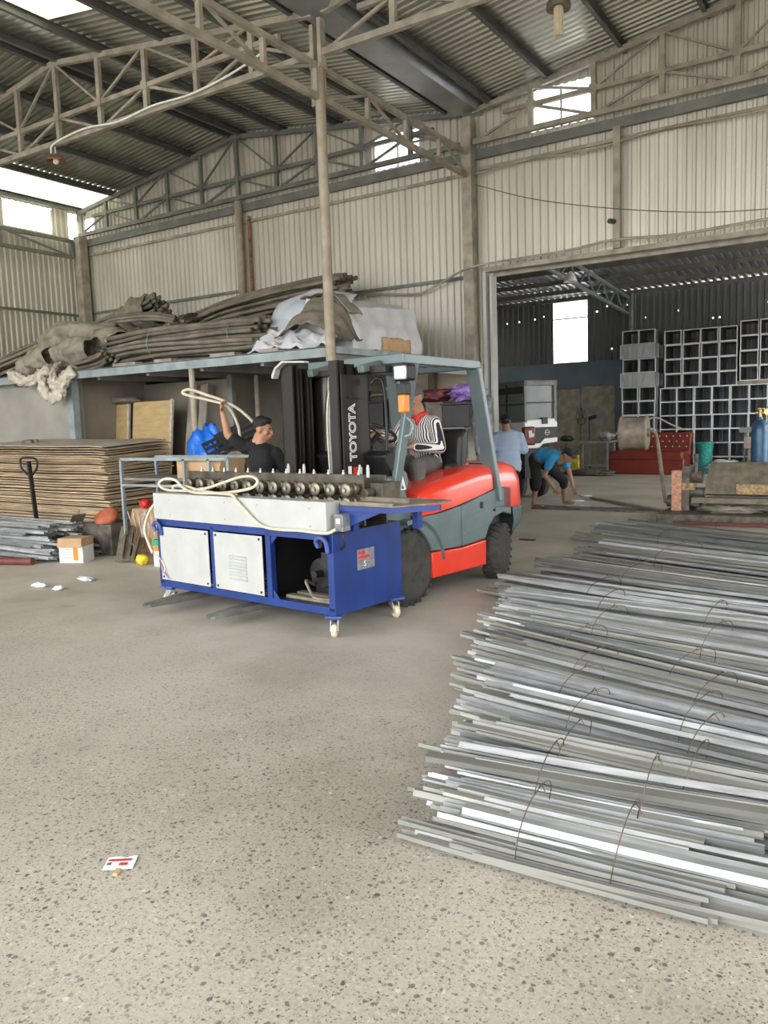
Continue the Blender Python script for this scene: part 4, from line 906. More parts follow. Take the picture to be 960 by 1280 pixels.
# pipe railing cart behind the machine
t = thing('pipe_cart', 'grey pipe-framed cart between the board stack and the machine', 'cart', (-7.55,6.9,0), 0)
b = MB()
for x in (-.55,.55):
    for y in (-.28,.28): b.bar((x,y,.10),(x,y,1.22),.035)
b.bar((-.55,-.28,1.22),(1.25,-.28,1.22),.035); b.bar((-.55,.28,1.22),(1.25,.28,1.22),.035); b.bar((.95,-.28,.1),(.95,-.28,1.22),.035); b.bar((1.25,-.28,.1),(1.25,-.28,1.22),.035); b.bar((1.25,.28,.1),(1.25,.28,1.22),.035); b.bar((-.55,-.28,.9),(.55,-.28,.9),.03)
b.build('frame','steel_blue',t)
b = MB(); b.box(-.55,1.25,-.28,.28,.96,.99); b.build('tray','steel_grey',t)
for x, y in ((-.5,-.25),(1.2,-.25),(-.5,.25),(1.2,.25)):
    b = MB(); b.cyl((x-.02,y,.05),(x+.02,y,.05),.05,n=14); b.build('wheel','black',t)
t = thing('cardboard_box', 'brown cardboard box in the pipe cart behind the cable loops', 'box', (-6.85,6.9,.99), .05)
b = MB(); b.box(-.33,.33,-.22,.22,.002,.20); b.build('box_body','cardboard',t,bevel=.004)
b = MB(); b.box(-.33,.33,-.225,-.22,.195,.215); b.box(.325,.345,-.22,.22,.15,.22); b.build('open_flap','cardboard',t)
lump('blue_bag', (-7.5,7.5,0), (.46,.20,.78), 'bag_blue', 'shiny blue plastic bag heaped behind the pipe cart', 'bag', 6, .28, 5, n=48)
t = thing('crate', 'dark slatted plastic crate leaning on the blue bag', 'crate', (-6.93,7.42,1.30), .2); t.rotation_euler = (.3,-.35,.2)
b = MB()
for z_ in (0,.07,.14,.21): b.box(-.28,.28,-.18,-.17,z_,z_+.04); b.box(-.28,.28,.17,.18,z_,z_+.04)
for x in (-.28,-.14,0,.14,.27): b.box(x,x+.02,-.18,.18,0,.012); b.box(x,x+.02,-.185,-.18,0,.25)
b.build('crate_slats','black',t)
b = MB(); b.box(-7.1,-6.6,7.25,7.75,0,1.28); tag(b.build('storage_box','tarp_brown',bevel=.02), 'dark box standing behind the cardboard box, under the crate', 'box')
# boards under the deck
for i, (x0, x1, y, zt, tilt, lab) in enumerate(((-11.35,-10.65,8.75,2.0,.10,'golden plywood panel behind the stack, the left one of the pair'),(-10.55,-9.65,8.72,2.03,.12,'golden plywood panel behind the stack, the right one of the pair'))):
    t = thing('plywood_panel', lab, 'panel', ((x0+x1)/2,y,0)); t.rotation_euler.x = -tilt
    b = MB(); b.box(-(x1-x0)/2,(x1-x0)/2,-.008,.008,.0,zt); b.build('sheet','gold_ply',t)
    b = MB(); b.box((x1-x0)/2-.02,(x1-x0)/2+.02,-.02,.02,.0,zt+.02); b.build('edge_strip','net_cream',t)
for i, (x, lab) in enumerate(((-9.50,'long grey plank leaning in the corner right of the plywood panels, left of two'),(-9.25,'long grey plank leaning in the corner, right of two'))):
    b = MB(); b.bar((x+.15,8.75,0),(x-.05,9.35,2.25),.16,.03,up=(0,1,0)); tag(b.build('plank','wood_grey'), lab, 'plank')
lump('rag_heap', (-10.9,8.95,2.0), (.55,.12,.06), 'tarp_brown', 'dark rags lying on the top edges of the plywood panels', 'rag', 9, .5)
# shelf and goods under the deck, seen through the forklift cab
t = thing('goods_shelf', 'dark steel shelf against the cream wall behind the driver', 'shelf', (-6.3,10.9,0))
b = MB()
for x in (-1.2,-.2,.95):
    for y in (-.25,.25): b.bar((x,y,0),(x,y,1.82),.04)
b.build('posts','steel_grey',t)
for z_ in (.55,1.42): b = MB(); b.box(-1.2,.95,-.27,.27,z_,z_+.03); b.build('shelf_board','wood_grey',t)
for i, (x, w_, h, m, lab) in enumerate(((-7.25,.22,.42,'galv_dusty','pale grey carton at the left end of the shelf behind the mast'),(-6.92,.32,.44,'black','black crate on the shelf just right of the forklift mast'),(-6.45,.42,.46,'black','black crate on the shelf, left of the driver'),(-5.85,.30,.38,'tarp_brown','brown box on the shelf behind the driver'),(-5.50,.46,.36,'black','glossy black crate on the shelf, right of the driver'))):
    t = thing('storage_crate', lab, 'crate', (x,10.8,1.451)); b = MB(); b.box(-w_/2,w_/2,-.2,.2,0,h-.03); b.build('crate_body',m,t,bevel=.01)
    b = MB(); b.box(-w_/2-.012,w_/2+.012,-.21,.21,h-.03,h); b.build('lid',m,t,bevel=.005)
lump('blue_bag', (-6.6,10.8,1.92), (.38,.18,.09), 'bag_grey', 'grey and blue plastic bags on the black crates left of the driver', 'bag', 12, .5, 4)
lump('dark_red_bag', (-6.0,10.8,1.84), (.34,.2,.10), 'bag_red', 'dark red bag lying on the crates behind the driver', 'bag', 13, .5, 4)
lump('purple_bag', (-5.42,10.8,1.82), (.24,.2,.13), 'bag_purple', 'crumpled purple plastic bag on the right black crate', 'bag', 14, .7, 5)
lump('clear_bag', (-5.05,10.6,.95), (.14,.14,.48), 'bag_grey', 'tall crinkled clear plastic bag hanging by the shelf end', 'bag', 15, .5, 4)
b = MB(); b.box(-5.35,-4.95,10.45,10.8,0,.95); tag(b.build('storage_box','iron_old',bevel=.01), 'dark box under the crinkled clear bag', 'box')
for i, (x, y, h, m, rx) in enumerate(((-7.3,10.4,.85,'iron_old',.4),(-6.7,10.2,1.05,'black',.35),(-6.2,10.3,.9,'iron_old',.3),(-5.75,10.25,1.0,'oily_iron',.3))):
    lump('scrap_heap', (x,y,0), (rx,.28,h/2), m, ('heap of dark machine scrap under the shelf, leftmost','heap of dark machine scrap under the shelf, second from left','heap of dark machine scrap under the shelf, second from right','heap of dark machine scrap under the shelf, rightmost')[i], 'scrap', 30+i, .5, 4)
b = MB(); b.prism([(-4.78,.50),(-4.28,.45),(-4.30,.95),(-4.72,1.18)],'y',9.0,9.03); o = tag(b.build('cardboard_sheet','cardboard'), 'tan sheet of board standing behind the forklift bonnet', 'board')
lump('scrap_heap', (-4.6,9.3,0), (.40,.25,.42), 'iron_old', 'low dark heap supporting the tan board behind the forklift', 'scrap', 40, .4)
b = MB(); b.bar((-4.45,9.2,.0),(-4.45,9.2,.5),.04); tag(b.build('short_post','steel_grey'), 'short post behind the tan board', 'post')
b = MB(); b.box(-6.1,-6.0,11.72,11.77,1.55,1.62); b.tube([(-6.05,11.74,1.6),(-6.05,11.74,2.4)],.006,6); b.ell((-6.05,11.74,1.88),(.05,.03,.14)); tag(b.build('hanging_tool','net_cream'), 'pale tool hanging on a string on the cream wall', 'tool')

# ================================================================== goods on the storage deck
def perp(d):
    u = Vector((0,0,1)); s = d.cross(u).normalized(); return s, s.cross(d).normalized()
def hose_bundle(path, rw, rh, n, r0, label, group, seed, twist=.6, ends=.18, cat='hose'):
    q = random.Random(seed); P = bez(path, 5); m = len(P)
    for k in range(n):
        # sunflower spread in the section
        rad = math.sqrt((k+.5)/n); a0 = k*2.39996; tw = q.uniform(-twist, twist); pts = []; c0 = q.randint(0, 1); e0, e1 = q.uniform(-ends, ends), q.uniform(-ends, ends)
        for i, p in enumerate(P):
            d = (P[min(i+1,m-1)]-P[max(i-1,0)]).normalized(); s, u = perp(d); t = i/(m-1); a = a0 + tw*t + .12*nz(k*3.1, t*3)
            rr = rad*(1 + .10*nz(t*4, k*1.7, seed))
            pp = p + s*(rw*rr*math.cos(a)) + u*(rh*rr*math.sin(a))
            if i == 0: pp = pp - d*e0
            if i == m-1: pp = pp + d*e1
            pp.z = max(pp.z, 2.515+r0); pts.append(pp)
        b = MB(); b.tube(pts, r0*q.uniform(.85,1.15), 7); o = b.build('foam_hose','hose',smooth=True); tag(o, label, cat, group)
hose_bundle([(-10.35,8.62,2.80),(-9.6,8.62,2.84),(-8.6,8.58,2.82),(-7.8,8.55,2.80),(-7.25,8.55,2.78)], .34, .25, 38, .034, 'long grey-brown foam hose in the big front bundle on the deck edge', 'hoses of the front bundle', 1, .5, .12)
hose_bundle([(-14.6,9.9,2.75),(-13.9,10.1,3.15),(-13.0,10.4,3.42),(-12.2,10.5,3.62),(-11.45,10.5,3.80)], .28, .24, 26, .036, 'foam hose in the raised bundle whose open end points right, above the sacks', 'hoses of the raised left bundle', 2, .4, .08)
hose_bundle([(-15.1,8.75,2.58),(-14.0,8.7,2.70),(-13.1,8.7,2.85),(-12.4,8.65,2.95)], .26, .16, 18, .034, 'foam hose in the flat bundle at the far left end of the deck', 'hoses of the far left bundle', 3, .3)
hose_bundle([(-12.6,9.8,3.30),(-11.9,9.4,3.28),(-11.2,9.0,3.12),(-10.6,8.8,2.98),(-10.1,8.6,2.86)], .25, .15, 18, .034, 'foam hose in the slanting bundle wrapped in grey sacking', 'hoses of the slanting bundle', 4, .3)
hose_bundle([(-12.2,10.9,3.10),(-11.2,10.9,3.36),(-10.2,10.9,3.58),(-9.3,10.95,3.68),(-8.5,11.0,3.74),(-7.75,11.05,3.78)], .30, .22, 28, .036, 'foam hose in the tall back bundle against the corrugated wall', 'hoses of the back bundle', 5, .5)
hose_bundle([(-9.4,9.6,3.02),(-8.8,9.55,3.10),(-8.1,9.5,3.08),(-7.75,9.5,3.02)], .26, .14, 16, .032, 'foam hose in the short bundle between the front and the back bundles', 'hoses of the short middle bundle', 6, .5)
hose_bundle([(-11.6,8.5,2.60),(-10.9,8.42,2.62),(-10.4,8.35,2.66),(-10.15,8.25,2.70)], .20, .10, 12, .026, 'dark hose with its open end at the deck edge, below the slanting bundle', 'hoses at the deck edge', 7, .4, .05)
hose_bundle([(-10.9,10.9,3.55),(-10.7,10.3,3.45),(-10.9,9.9,3.0),(-11.0,9.7,2.62)], .20, .08, 8, .036, 'foam hose hanging steeply down in front of the back bundle', 'hanging hoses', 8, .3)
hose_bundle([(-11.7,9.3,3.35),(-11.1,9.2,3.42),(-10.3,9.3,3.40),(-9.7,9.3,3.28)], .12, .06, 5, .03, 'pale hose looping over the top of the slanting bundle', 'pale looping hoses', 9, .3)
for c, rad, lab, sd in (((-13.2,10.3,2.505),(1.3,.7,.42),'low dusty heap of old hoses and sacks under the raised left bundle',1),((-9.7,10.9,2.505),(2.1,.60,.52),'long dusty heap of covered goods under the back bundle',2),((-7.3,11.0,2.505),(.8,.5,.60),'dusty heap of covered goods under the right end of the back bundle',5),((-8.6,9.6,2.505),(.9,.4,.2),'low dusty heap under the short middle bundle',3),((-11.6,9.3,2.505),(.8,.5,.30),'dusty heap under the slanting bundle',4)):
    lump('covered_heap', c, rad, 'tarp_brown', lab, 'heap', sd, .25, 3, flat=.5)
def sleeve(path, r0, m, label, seed, sq=.75):
    P = bez(path, 14); b = MB(); mm = len(P); n = 32; vs = []; fs = []
    for i, p in enumerate(P):
        d = (P[min(i+1,mm-1)]-P[max(i-1,0)]).normalized(); s, u = perp(d); t = i/(mm-1)
        for k in range(n):
            a = 2*PI*k/n; rr = r0*(1+.34*nz(t*4,math.cos(a)*1.5,math.sin(a)*1.5+seed)+.16*nz(t*11,math.cos(a)*3,math.sin(a)*3+seed)+.07*nz(t*24,math.cos(a)*7,math.sin(a)*7))*(1 if i not in (0,mm-1) else .93)
            q_ = p + s*rr*math.cos(a) + u*rr*sq*math.sin(a); q_.z = max(q_.z, 2.512); vs.append(q_)
    for i in range(mm-1):
        for k in range(n): fs.append((i*n+k,i*n+(k+1)%n,(i+1)*n+(k+1)%n,(i+1)*n+k))
    b.add(vs, fs); tag(b.build('sacking_sleeve', m, smooth=True, solid=.006), label, 'sack')
sleeve([(-12.35,10.5,3.60),(-12.0,10.5,3.68),(-11.62,10.5,3.76)], .32, 'sackcloth', 'sacking sleeve round the open end of the raised left bundle', 1, .85)
sleeve([(-12.5,8.7,2.80),(-12.3,8.7,3.0),(-11.9,8.8,3.2),(-11.4,8.9,3.2),(-11.0,9.1,3.12)], .27, 'sackcloth', 'large bent sacking sleeve, uppermost of the wrapped ends at the left', 2)
sleeve([(-12.75,8.55,2.66),(-12.4,8.52,2.76),(-11.95,8.5,2.84)], .20, 'steel_dusty', 'crumpled sack on the deck edge above the white netting', 3)
sleeve([(-11.5,8.4,2.80),(-11.15,8.4,2.86),(-10.75,8.45,2.86)], .26, 'sackcloth', 'open sacking sleeve at the deck edge, right of the white netting', 4)
sleeve([(-11.35,9.15,3.16),(-11.0,8.95,3.10),(-10.6,8.8,3.0),(-10.35,8.7,2.94)], .29, 'sackcloth', 'smooth grey sacking sleeve round the slanting bundle', 5, .62)
for x in (-9.35, -7.75):
    b = MB(); b.tube([(x+.02*math.cos(k*.5), 8.6+.36*math.cos(2*PI*k/24), 2.82+.28*math.sin(2*PI*k/24)) for k in range(24)], .005, 5, close=True)
    tag(b.build('blue_string','steel_blue'), 'thin blue string tied round the %s half of the front hose bundle' % ('left' if x < -9 else 'right'), 'cord')
# netting hanging over the edge
t_net = []
for i, (pts, lab) in enumerate((([(-12.35,8.0,2.54),(-12.1,7.86,2.50),(-11.8,7.84,2.40),(-11.5,7.88,2.44),(-11.2,7.9,2.55)],'swag of dirty white netting hanging over the deck edge, left part'),
        ([(-11.45,8.05,2.62),(-11.35,7.86,2.42),(-11.2,7.82,2.18),(-11.02,7.82,2.10),(-10.88,7.83,2.22),(-10.78,7.86,2.42),(-10.72,8.0,2.58)],'long loop of dirty white netting drooping below the deck edge'),
        ([(-11.2,8.05,2.62),(-11.05,7.85,2.45),(-10.95,7.80,2.28),(-10.85,7.82,2.14),(-10.78,7.84,2.34),(-10.60,7.9,2.5)],'inner loop of dirty white netting beside the long one'))):
    b = MB(); P = bez(pts, 16); n = 22; vs = []; fs = []
    for k_, p in enumerate(P):
        d = (P[min(k_+1,len(P)-1)]-P[max(k_-1,0)]).normalized(); s = Vector((0,1,0)); u = d.cross(s).normalized()
        for k in range(n): a = 2*PI*k/n; rr = .080*(1+.7*nz(k_*.18,math.cos(a)*2,math.sin(a)*2+i*7)+.5*nz(k_*.5,math.cos(a)*5,math.sin(a)*5)); vs.append(p + s*rr*.7*math.cos(a) + u*rr*math.sin(a))
    for a_ in range(len(P)-1):
        for k in range(n): fs.append((a_*n+k,a_*n+(k+1)%n,(a_+1)*n+(k+1)%n,(a_+1)*n+k))
    fs.append(tuple(range(n))); fs.append(tuple((len(P)-1)*n+k for k in range(n)))
    b.add(vs, fs); tag(b.build('netting','net_cream',smooth=True), lab, 'netting', 'netting over the deck edge')
# wrapped white panels and sheets at the right end of the deck
b = MB()
def wrapfn(u, v):
    # u along depth, v round the section
    y = 8.62 + 1.75*u; sec = [(-5.92,2.51),(-5.93,2.82),(-6.02,3.06+.12*u),(-6.25,3.20+.06*u),(-6.62,3.22),(-6.72,3.0),(-6.72,2.51)]
    k = v*(len(sec)-1); i = min(int(k), len(sec)-2); f = k-i; x = sec[i][0]*(1-f)+sec[i+1][0]*f; z = sec[i][1]*(1-f)+sec[i+1][1]*f
    return (x + .05*nz(u*6,v*7), y + .03*nz(v*5,u*3,4), z + .04*nz(u*5,v*6,9))
b.sheet(wrapfn, 30, 36); n_ = len(b.v); W = 37
b.f.append(tuple(range(W))); b.f.append(tuple(30*W+k for k in range(W))); b.mi += [0,0]
t = tag(b.build('wrapped_panels','foil_white',smooth='auto'), 'long white foil-wrapped pack on the deck right of the round column', 'pack')
b = MB(); b.sheet(lambda u, v: (-5.90-.80*v, 8.55+.30*u+1.3*max(0,v-.3)*0, 3.16+.10*math.sin(v*2.5)-.55*max(0,.35-v)+.03*nz(u*5,v*6)), 10, 16); tag(b.build('dusty_cloth','sackcloth',smooth=True,solid=.01), 'dusty brown cloth over the near top edge of the white pack', 'cloth')
b = MB(); b.sheet(lambda u, v: (-5.90+.02*nz(u*4,v*3), 9.3+.75*u, 2.51+.20*v+.04*nz(u*7,v*3)), 10, 5); tag(b.build('brown_flap','cardboard',smooth=True,solid=.012), 'brown flap at the foot of the white pack on the deck side', 'flap')
b = MB(); b.sheet(lambda u, v: (-7.30+1.25*u+.02*nz(v*3), 8.95-.42*v*(1-.3*u), 3.40-.14*abs(u-.45)*2-.70*v*v*.9+.02*nz(u*4,v*5)), 14, 12); tag(b.build('plastic_sheet','sheet_white',smooth=True,solid=.01), 'smooth pale blue-white sheet left of the round column on the deck', 'sheet')
b = MB(); b.sheet(lambda u, v: (-7.28+1.30*u, 8.12+.38*v+.05*nz(u*6,v*4,3), 2.53+.30*v*(1-.25*abs(u-.6))*(1-.5*u)+.16*abs(nz(u*5,v*4,8))+.10*nz(u*9,v*3,2)*(1-v)), 30, 14); tag(b.build('foil_sheet','foil_white',smooth='auto',solid=.006), 'crumpled silvery white foil lying at the deck edge before the column', 'sheet')
b = MB(); b.sheet(lambda u, v: (-6.95+1.05*u+.15*v, 8.30+.30*v, 2.62+.62*math.sin(PI*min(1,.12+u*.9))*(.4+.6*v)+.08*nz(u*6,v*5,1)), 24, 14); tag(b.build('brown_tarpaulin','tarp_brown',smooth=True,solid=.012), 'brown tarpaulin bunched over the goods left of the round column', 'tarpaulin')
lump('covered_heap', (-6.75,8.95,2.505), (.60,.34,.42), 'sheet_white', 'pale covered heap under the blue-white sheet and the tarpaulin', 'heap', 21, .15)
for i, (x, w_) in enumerate(((-9.9,.5),(-9.0,.35),(-7.9,.45),(-7.0,.3))):
    b = MB(); b.box(x,x+w_,8.06,8.20,2.505,2.56); tag(b.build('batten','wood_grey'), 'short flat batten on the deck edge, %s of the four' % ('leftmost','second from left','second from right','rightmost')[i], 'batten')

# ================================================================== people
def remesh_part(mb, name, m, parent, vox, it=6, fac=.5):
    o = mb.build(name, m, parent, smooth=True)
    k = o.modifiers.new('remesh','REMESH'); k.mode = 'VOXEL'; k.voxel_size = vox; k.use_smooth_shade = True
    k = o.modifiers.new('smooth','SMOOTH'); k.iterations = it; k.factor = fac
    return o
V3 = Vector
def basis(fwd, up=(0,0,1)):
    f = V3(fwd).normalized(); u = V3(up); r_ = f.cross(u).normalized(); u = r_.cross(f)
    return r_, f, u   # right, forward, up
def head_mesh(mb, c, fwd, up=(0,0,1), s=1.):
    r_, f, u = basis(fwd, up); R3 = Matrix((r_, f, u)).transposed(); P = lambda x, y, z: V3(c) + (r_*x+f*y+u*z)*s
    E_ = lambda p, rad: mb.ell(P(*p), [q*s for q in rad], R3)
    E_((0,-.012,.03),(.074,.092,.085)); E_((0,.012,-.035),(.062,.075,.080)); E_((0,.045,-.085),(.038,.038,.032)); E_((0,.072,.028),(.055,.022,.018))
    mb.cap(P(0,.082,.02), P(0,.108,-.025), .010*s, .017*s, 8); E_((0,.092,-.055),(.026,.012,.007)); E_((0,.088,-.068),(.022,.012,.008))
    for q in (-1,1):
        E_((q*.074,-.005,-.005),(.010,.022,.034)); E_((q*.045,.062,-.018),(.022,.022,.022))
    mb.cap(P(0,-.02,-.07), P(0,-.035,-.16), .052*s, .058*s)
    return P, R3
def face_bits(parent, P, R3, s=1.):
    for q in (-1,1):
        b = MB(); b.ell(P(q*.030,.080,.006), (.012*s,.008*s,.006*s), R3, 10, 6); e = b.build('eye','lens',parent,smooth=True)
        b = MB(); b.ell(P(q*.030,.0865,.006), (.006*s,.004*s,.006*s), R3, 8, 6); b.build('iris','hair',e,smooth=True)
        b = MB(); b.bar(P(q*.015,.093,.026), P(q*.048,.084,.028), .006*s); b.build('eyebrow','hair',parent)
def hand_mesh(mb, wrist, direc, palm, curl=.6, s=1., spread=.12):
    d = V3(direc).normalized(); pn = V3(palm); pn = (pn - d*pn.dot(d)).normalized(); side = d.cross(pn)
    c = V3(wrist) + d*.045*s; R3 = Matrix((side, d, pn)).transposed(); mb.ell(c, (.040*s,.052*s,.015*s), R3, 12, 8)
    for k, (L, r0) in enumerate(((.070,.0088),(.080,.0092),(.075,.0088),(.058,.0078))):
        o = (-.030+.020*k)*s; p0 = V3(wrist) + d*.075*s + side*o; dd = (d + side*(k-1.5)*spread).normalized()
        a = curl; p1 = p0 + (dd*math.cos(a*.5)+pn*math.sin(a*.5))*L*.45*s; p2 = p1 + (dd*math.cos(a*1.3)+pn*math.sin(a*1.3))*L*.32*s; p3 = p2 + (dd*math.cos(a*2.0)+pn*math.sin(a*2.0))*L*.25*s
        mb.cap(p0-d*.02*s, p1, r0*s, r0*s, 8); mb.cap(p1, p2, r0*s, r0*.92*s, 8); mb.cap(p2, p3, r0*.92*s, r0*.8*s, 8)
    p0 = V3(wrist) + d*.020*s - side*.025*s; p1 = p0 + (d*.55 - side*.8 + pn*.3).normalized()*.042*s; p2 = p1 + (d*.85 - side*.15 + pn*.5).normalized()*.032*s
    mb.cap(p0, p1, .014*s, .011*s, 8); mb.cap(p1, p2, .011*s, .009*s, 8)
def torso(mb, hips, waist, chest, neck, side, wd=1., pad=0.):
    """ellipsoids along the spine; side = unit vector to the person's right"""
    pts = [V3(hips), V3(waist), V3(chest), V3(neck)]; s = V3(side).normalized()
    def E_(p, up, a, b_, c_):
        u = V3(up).normalized(); f = u.cross(s).normalized(); ss = f.cross(u).normalized(); mb.ell(p, (a+pad, b_+pad, c_), Matrix((ss, f, u)).transposed(), 18, 12)
    E_(pts[0], pts[1]-pts[0], .155*wd, .105, .13); E_((pts[0]+pts[1])/2, pts[1]-pts[0], .140*wd, .098, .14)
    E_(pts[1], pts[2]-pts[0], .135*wd, .095, .15); E_((pts[1]+pts[2])/2, pts[2]-pts[1], .150*wd, .100, .15)
    E_(pts[2], pts[3]-pts[2], .165*wd, .108, .15); E_(pts[2]*.45+pts[3]*.55, pts[3]-pts[2], .15*wd, .085, .10)
def limb(mb, pts, rs, pad=0.):
    for (a, c), (r0, r1) in zip(zip(pts, pts[1:]), zip(rs, rs[1:])): mb.cap(a, c, r0+pad, r1+pad)
def shoe(parent, ankle, fwd, m, s=1., low=False, name='shoe'):
    f = V3((fwd[0],fwd[1],0)).normalized(); r_ = f.cross(V3((0,0,1))); R3 = Matrix((r_,f,V3((0,0,1)))).transposed(); a = V3((ankle[0],ankle[1],ankle[2])); b = MB()
    g0 = a.z-.075
    b.ell(a+f*.075-V3((0,0,.045)), (.044*s,.125*s,.030), R3); b.ell(a+f*.15-V3((0,0,.048)), (.046*s,.06*s,.025), R3)
    if not low: b.ell(a-V3((0,0,.02)), (.042*s,.055*s,.05), R3)
    vs = [(v[0],v[1],max(v[2],g0)) for v in b.v]; b.v = vs
    return remesh_part(b, name, m, parent, .010, 3)

# --- man in the black T-shirt holding a cable overhead
t = thing('person', 'person in a black T-shirt behind the machine, one arm raised with a cable', 'person', (0,0,0))
P0 = V3((-5.37,6.10,0)); face = V3((.88,.35,-.22)); body_f = V3((.35,.93,0)); side = V3((.93,-.35,0))
hips, waist, chest, neck = (-5.33,6.12,.90), (-5.34,6.11,1.04), (-5.35,6.10,1.22), (-5.36,6.10,1.38)
shL, shR = V3((-5.52,6.06,1.365)), V3((-5.20,6.14,1.30))
elL, wrL = V3((-5.665,5.97,1.50)), V3((-5.69,5.94,1.725)); elR, wrR = V3((-5.10,6.24,1.06)), V3((-5.02,6.06,.93))
b = MB(); P_, R3 = head_mesh(b, (-5.335,6.12,1.545), face, (.12,0,1)); torso(b, hips, waist, chest, neck, side)
limb(b, [chest, neck, (-5.345,6.11,1.46)], (.08,.062,.055)); limb(b, [shL, elL, wrL], (.052,.041,.028)); limb(b, [shR, elR, wrR], (.052,.041,.028))
hand_mesh(b, wrL, (-.05,-.1,1), (.8,.3,0), 1.1); hand_mesh(b, wrR, (.2,-.8,-.4), (0,0,-1), .5)
kneeL, ankL, kneeR, ankR = (-5.45,6.12,.48), (-5.46,6.18,.08), (-5.22,6.17,.48), (-5.20,6.24,.08)
limb(b, [(-5.42,6.11,.86), kneeL, ankL], (.085,.055,.038)); limb(b, [(-5.24,6.13,.86), kneeR, ankR], (.085,.055,.038))
remesh_part(b, 'body', 'skin', t, .0085, 3)
face_bits(t, P_, R3)
b = MB(); b.ell(P_(0,-.022,.052), (.081,.090,.080), R3); b.ell(P_(0,.015,.092), (.064,.070,.036), R3); b.ell(P_(0,-.06,.0), (.066,.045,.05), R3)
remesh_part(b, 'hair', 'hair', t, .008, 2)
b = MB(); torso(b, hips, waist, chest, neck, side, 1.04, .018); limb(b, [shL, shL*.35+elL*.65], (.070,.062)); limb(b, [shR, shR*.30+elR*.70], (.072,.068)); limb(b, [shL, neck], (.062,.06)); limb(b, [shR, neck], (.062,.06)); remesh_part(b, 'black_t_shirt', 'cloth_black', t, .010, 5)
b = MB(); limb(b, [(-5.42,6.11,.86), kneeL, (-5.46,6.17,.14)], (.10,.075,.062)); limb(b, [(-5.24,6.13,.86), kneeR, (-5.20,6.23,.14)], (.10,.075,.062)); b.ell((-5.33,6.12,.90),(.16,.12,.11)); remesh_part(b, 'trousers', 'cloth_grey', t, .012, 4)
shoe(t, ankL, (.3,.9), 'black'); shoe(t, ankR, (.4,.9), 'black')
b = MB(); b.tube(bez([(-5.58,6.06,1.42),(-5.60,6.05,1.60),(-5.68,6.0,1.785),(-5.84,5.92,1.85),(-6.0,5.82,1.90),(-6.07,5.78,1.935),(-6.0,5.81,1.965),(-5.84,5.90,1.90),(-5.70,5.97,1.84),(-5.54,6.07,1.72),(-5.42,6.2,1.50),(-5.45,6.35,1.2),(-5.7,6.4,.8)],6), .0145, 9)
tag(b.build('power_cable','cable_cream',smooth=True), 'loop of cream cable held up by the person in the black T-shirt', 'cable')

# --- driver
def FV(x, y, z): return V3(FW(x, y, z))
def FD(x, y, z): a = FV(x, y, z) - FV(0,0,0); return a
t = thing('person', 'person in a striped shirt and red collar sitting at the forklift wheel', 'person', (0,0,0))
hips, waist, chest, neck = FV(.03,.92,1.17), FV(.03,.92,1.28), FV(.05,.87,1.44), FV(.06,.82,1.60)
side = FD(1,0,0); hc = FV(.05,.80,1.79); fwd = FD(0,-1,-.28)
hc = FV(.06,.74,1.79)
sh1, el1, wr1 = FV(.22,.83,1.55), FV(.26,.86,1.32), FV(.16,.55,1.34); sh2, el2, wr2 = FV(-.13,.83,1.55), FV(-.20,.70,1.38), FV(-.12,.44,1.48)
b = MB(); P_, R3 = head_mesh(b, hc, fwd); torso(b, hips, waist, chest, neck, side)
limb(b, [chest, neck, hc-V3((0,0,.08))], (.08,.06,.055)); limb(b, [sh1, el1, wr1], (.052,.041,.028)); limb(b, [sh2, el2, wr2], (.052,.041,.028))
hand_mesh(b, wr1, FD(-.3,-1,-.1), (0,0,-1), .8); hand_mesh(b, wr2, FD(.2,-1,0), (0,0,-1), 1.0)
k1, a1, k2, a2 = FV(.27,.50,1.16), FV(.33,.44,.80), FV(-.10,.48,1.14), FV(-.10,.34,.80)
h1, h2 = FV(.12,.90,1.16), FV(-.06,.90,1.16)
limb(b, [h1, k1, a1], (.085,.055,.038)); limb(b, [h2, k2, a2], (.085,.055,.038)); remesh_part(b, 'body', 'skin', t, .0085, 3); face_bits(t, P_, R3)
b = MB(); b.ell(P_(0,-.012,.062), (.085,.102,.075), R3); b.ell(P_(0,-.055,.01), (.072,.052,.06), R3); remesh_part(b, 'dark_cap', 'cloth_grey', t, .009, 3)
b = MB(); b.ell(P_(0,.11,.055), (.06,.06,.010), R3); remesh_part(b, 'cap_peak', 'cloth_black', t, .008, 1)
b = MB(); torso(b, hips, waist, chest, neck, side, 1.06, .026); limb(b, [sh1, el1, el1*.15+wr1*.85], (.074,.060,.045)); limb(b, [sh2, el2, el2*.15+wr2*.85], (.074,.060,.045)); limb(b, [sh1, neck], (.06,.06)); limb(b, [sh2, neck], (.06,.06)); b.ell(hips-V3((0,0,.03)), (.17,.14,.10)); remesh_part(b, 'striped_shirt', 'stripes', t, .010, 5)
b = MB(); 
for k in range(14): a = 2*PI*k/14; b.ell(neck + FD(.070*math.cos(a), .066*math.sin(a)-.01, .035+.012*math.sin(a)), (.020,.020,.034))
b.ell(neck+FD(.03,-.085,-.02),(.022,.018,.05)); remesh_part(b, 'red_collar', 'red', t, .008, 3)
b = MB(); limb(b, [h1, k1, k1*.12+a1*.88], (.105,.078,.058)); limb(b, [h2, k2, k2*.12+a2*.88], (.105,.078,.058)); b.ell(FV(.03,.92,1.14), (.17,.13,.08)); remesh_part(b, 'grey_trousers', 'cloth_grey', t, .010, 4)
shoe(t, a1, FD(.1,-1,0), 'cloth_grey'); shoe(t, a2, FD(0,-1,0), 'cloth_grey')

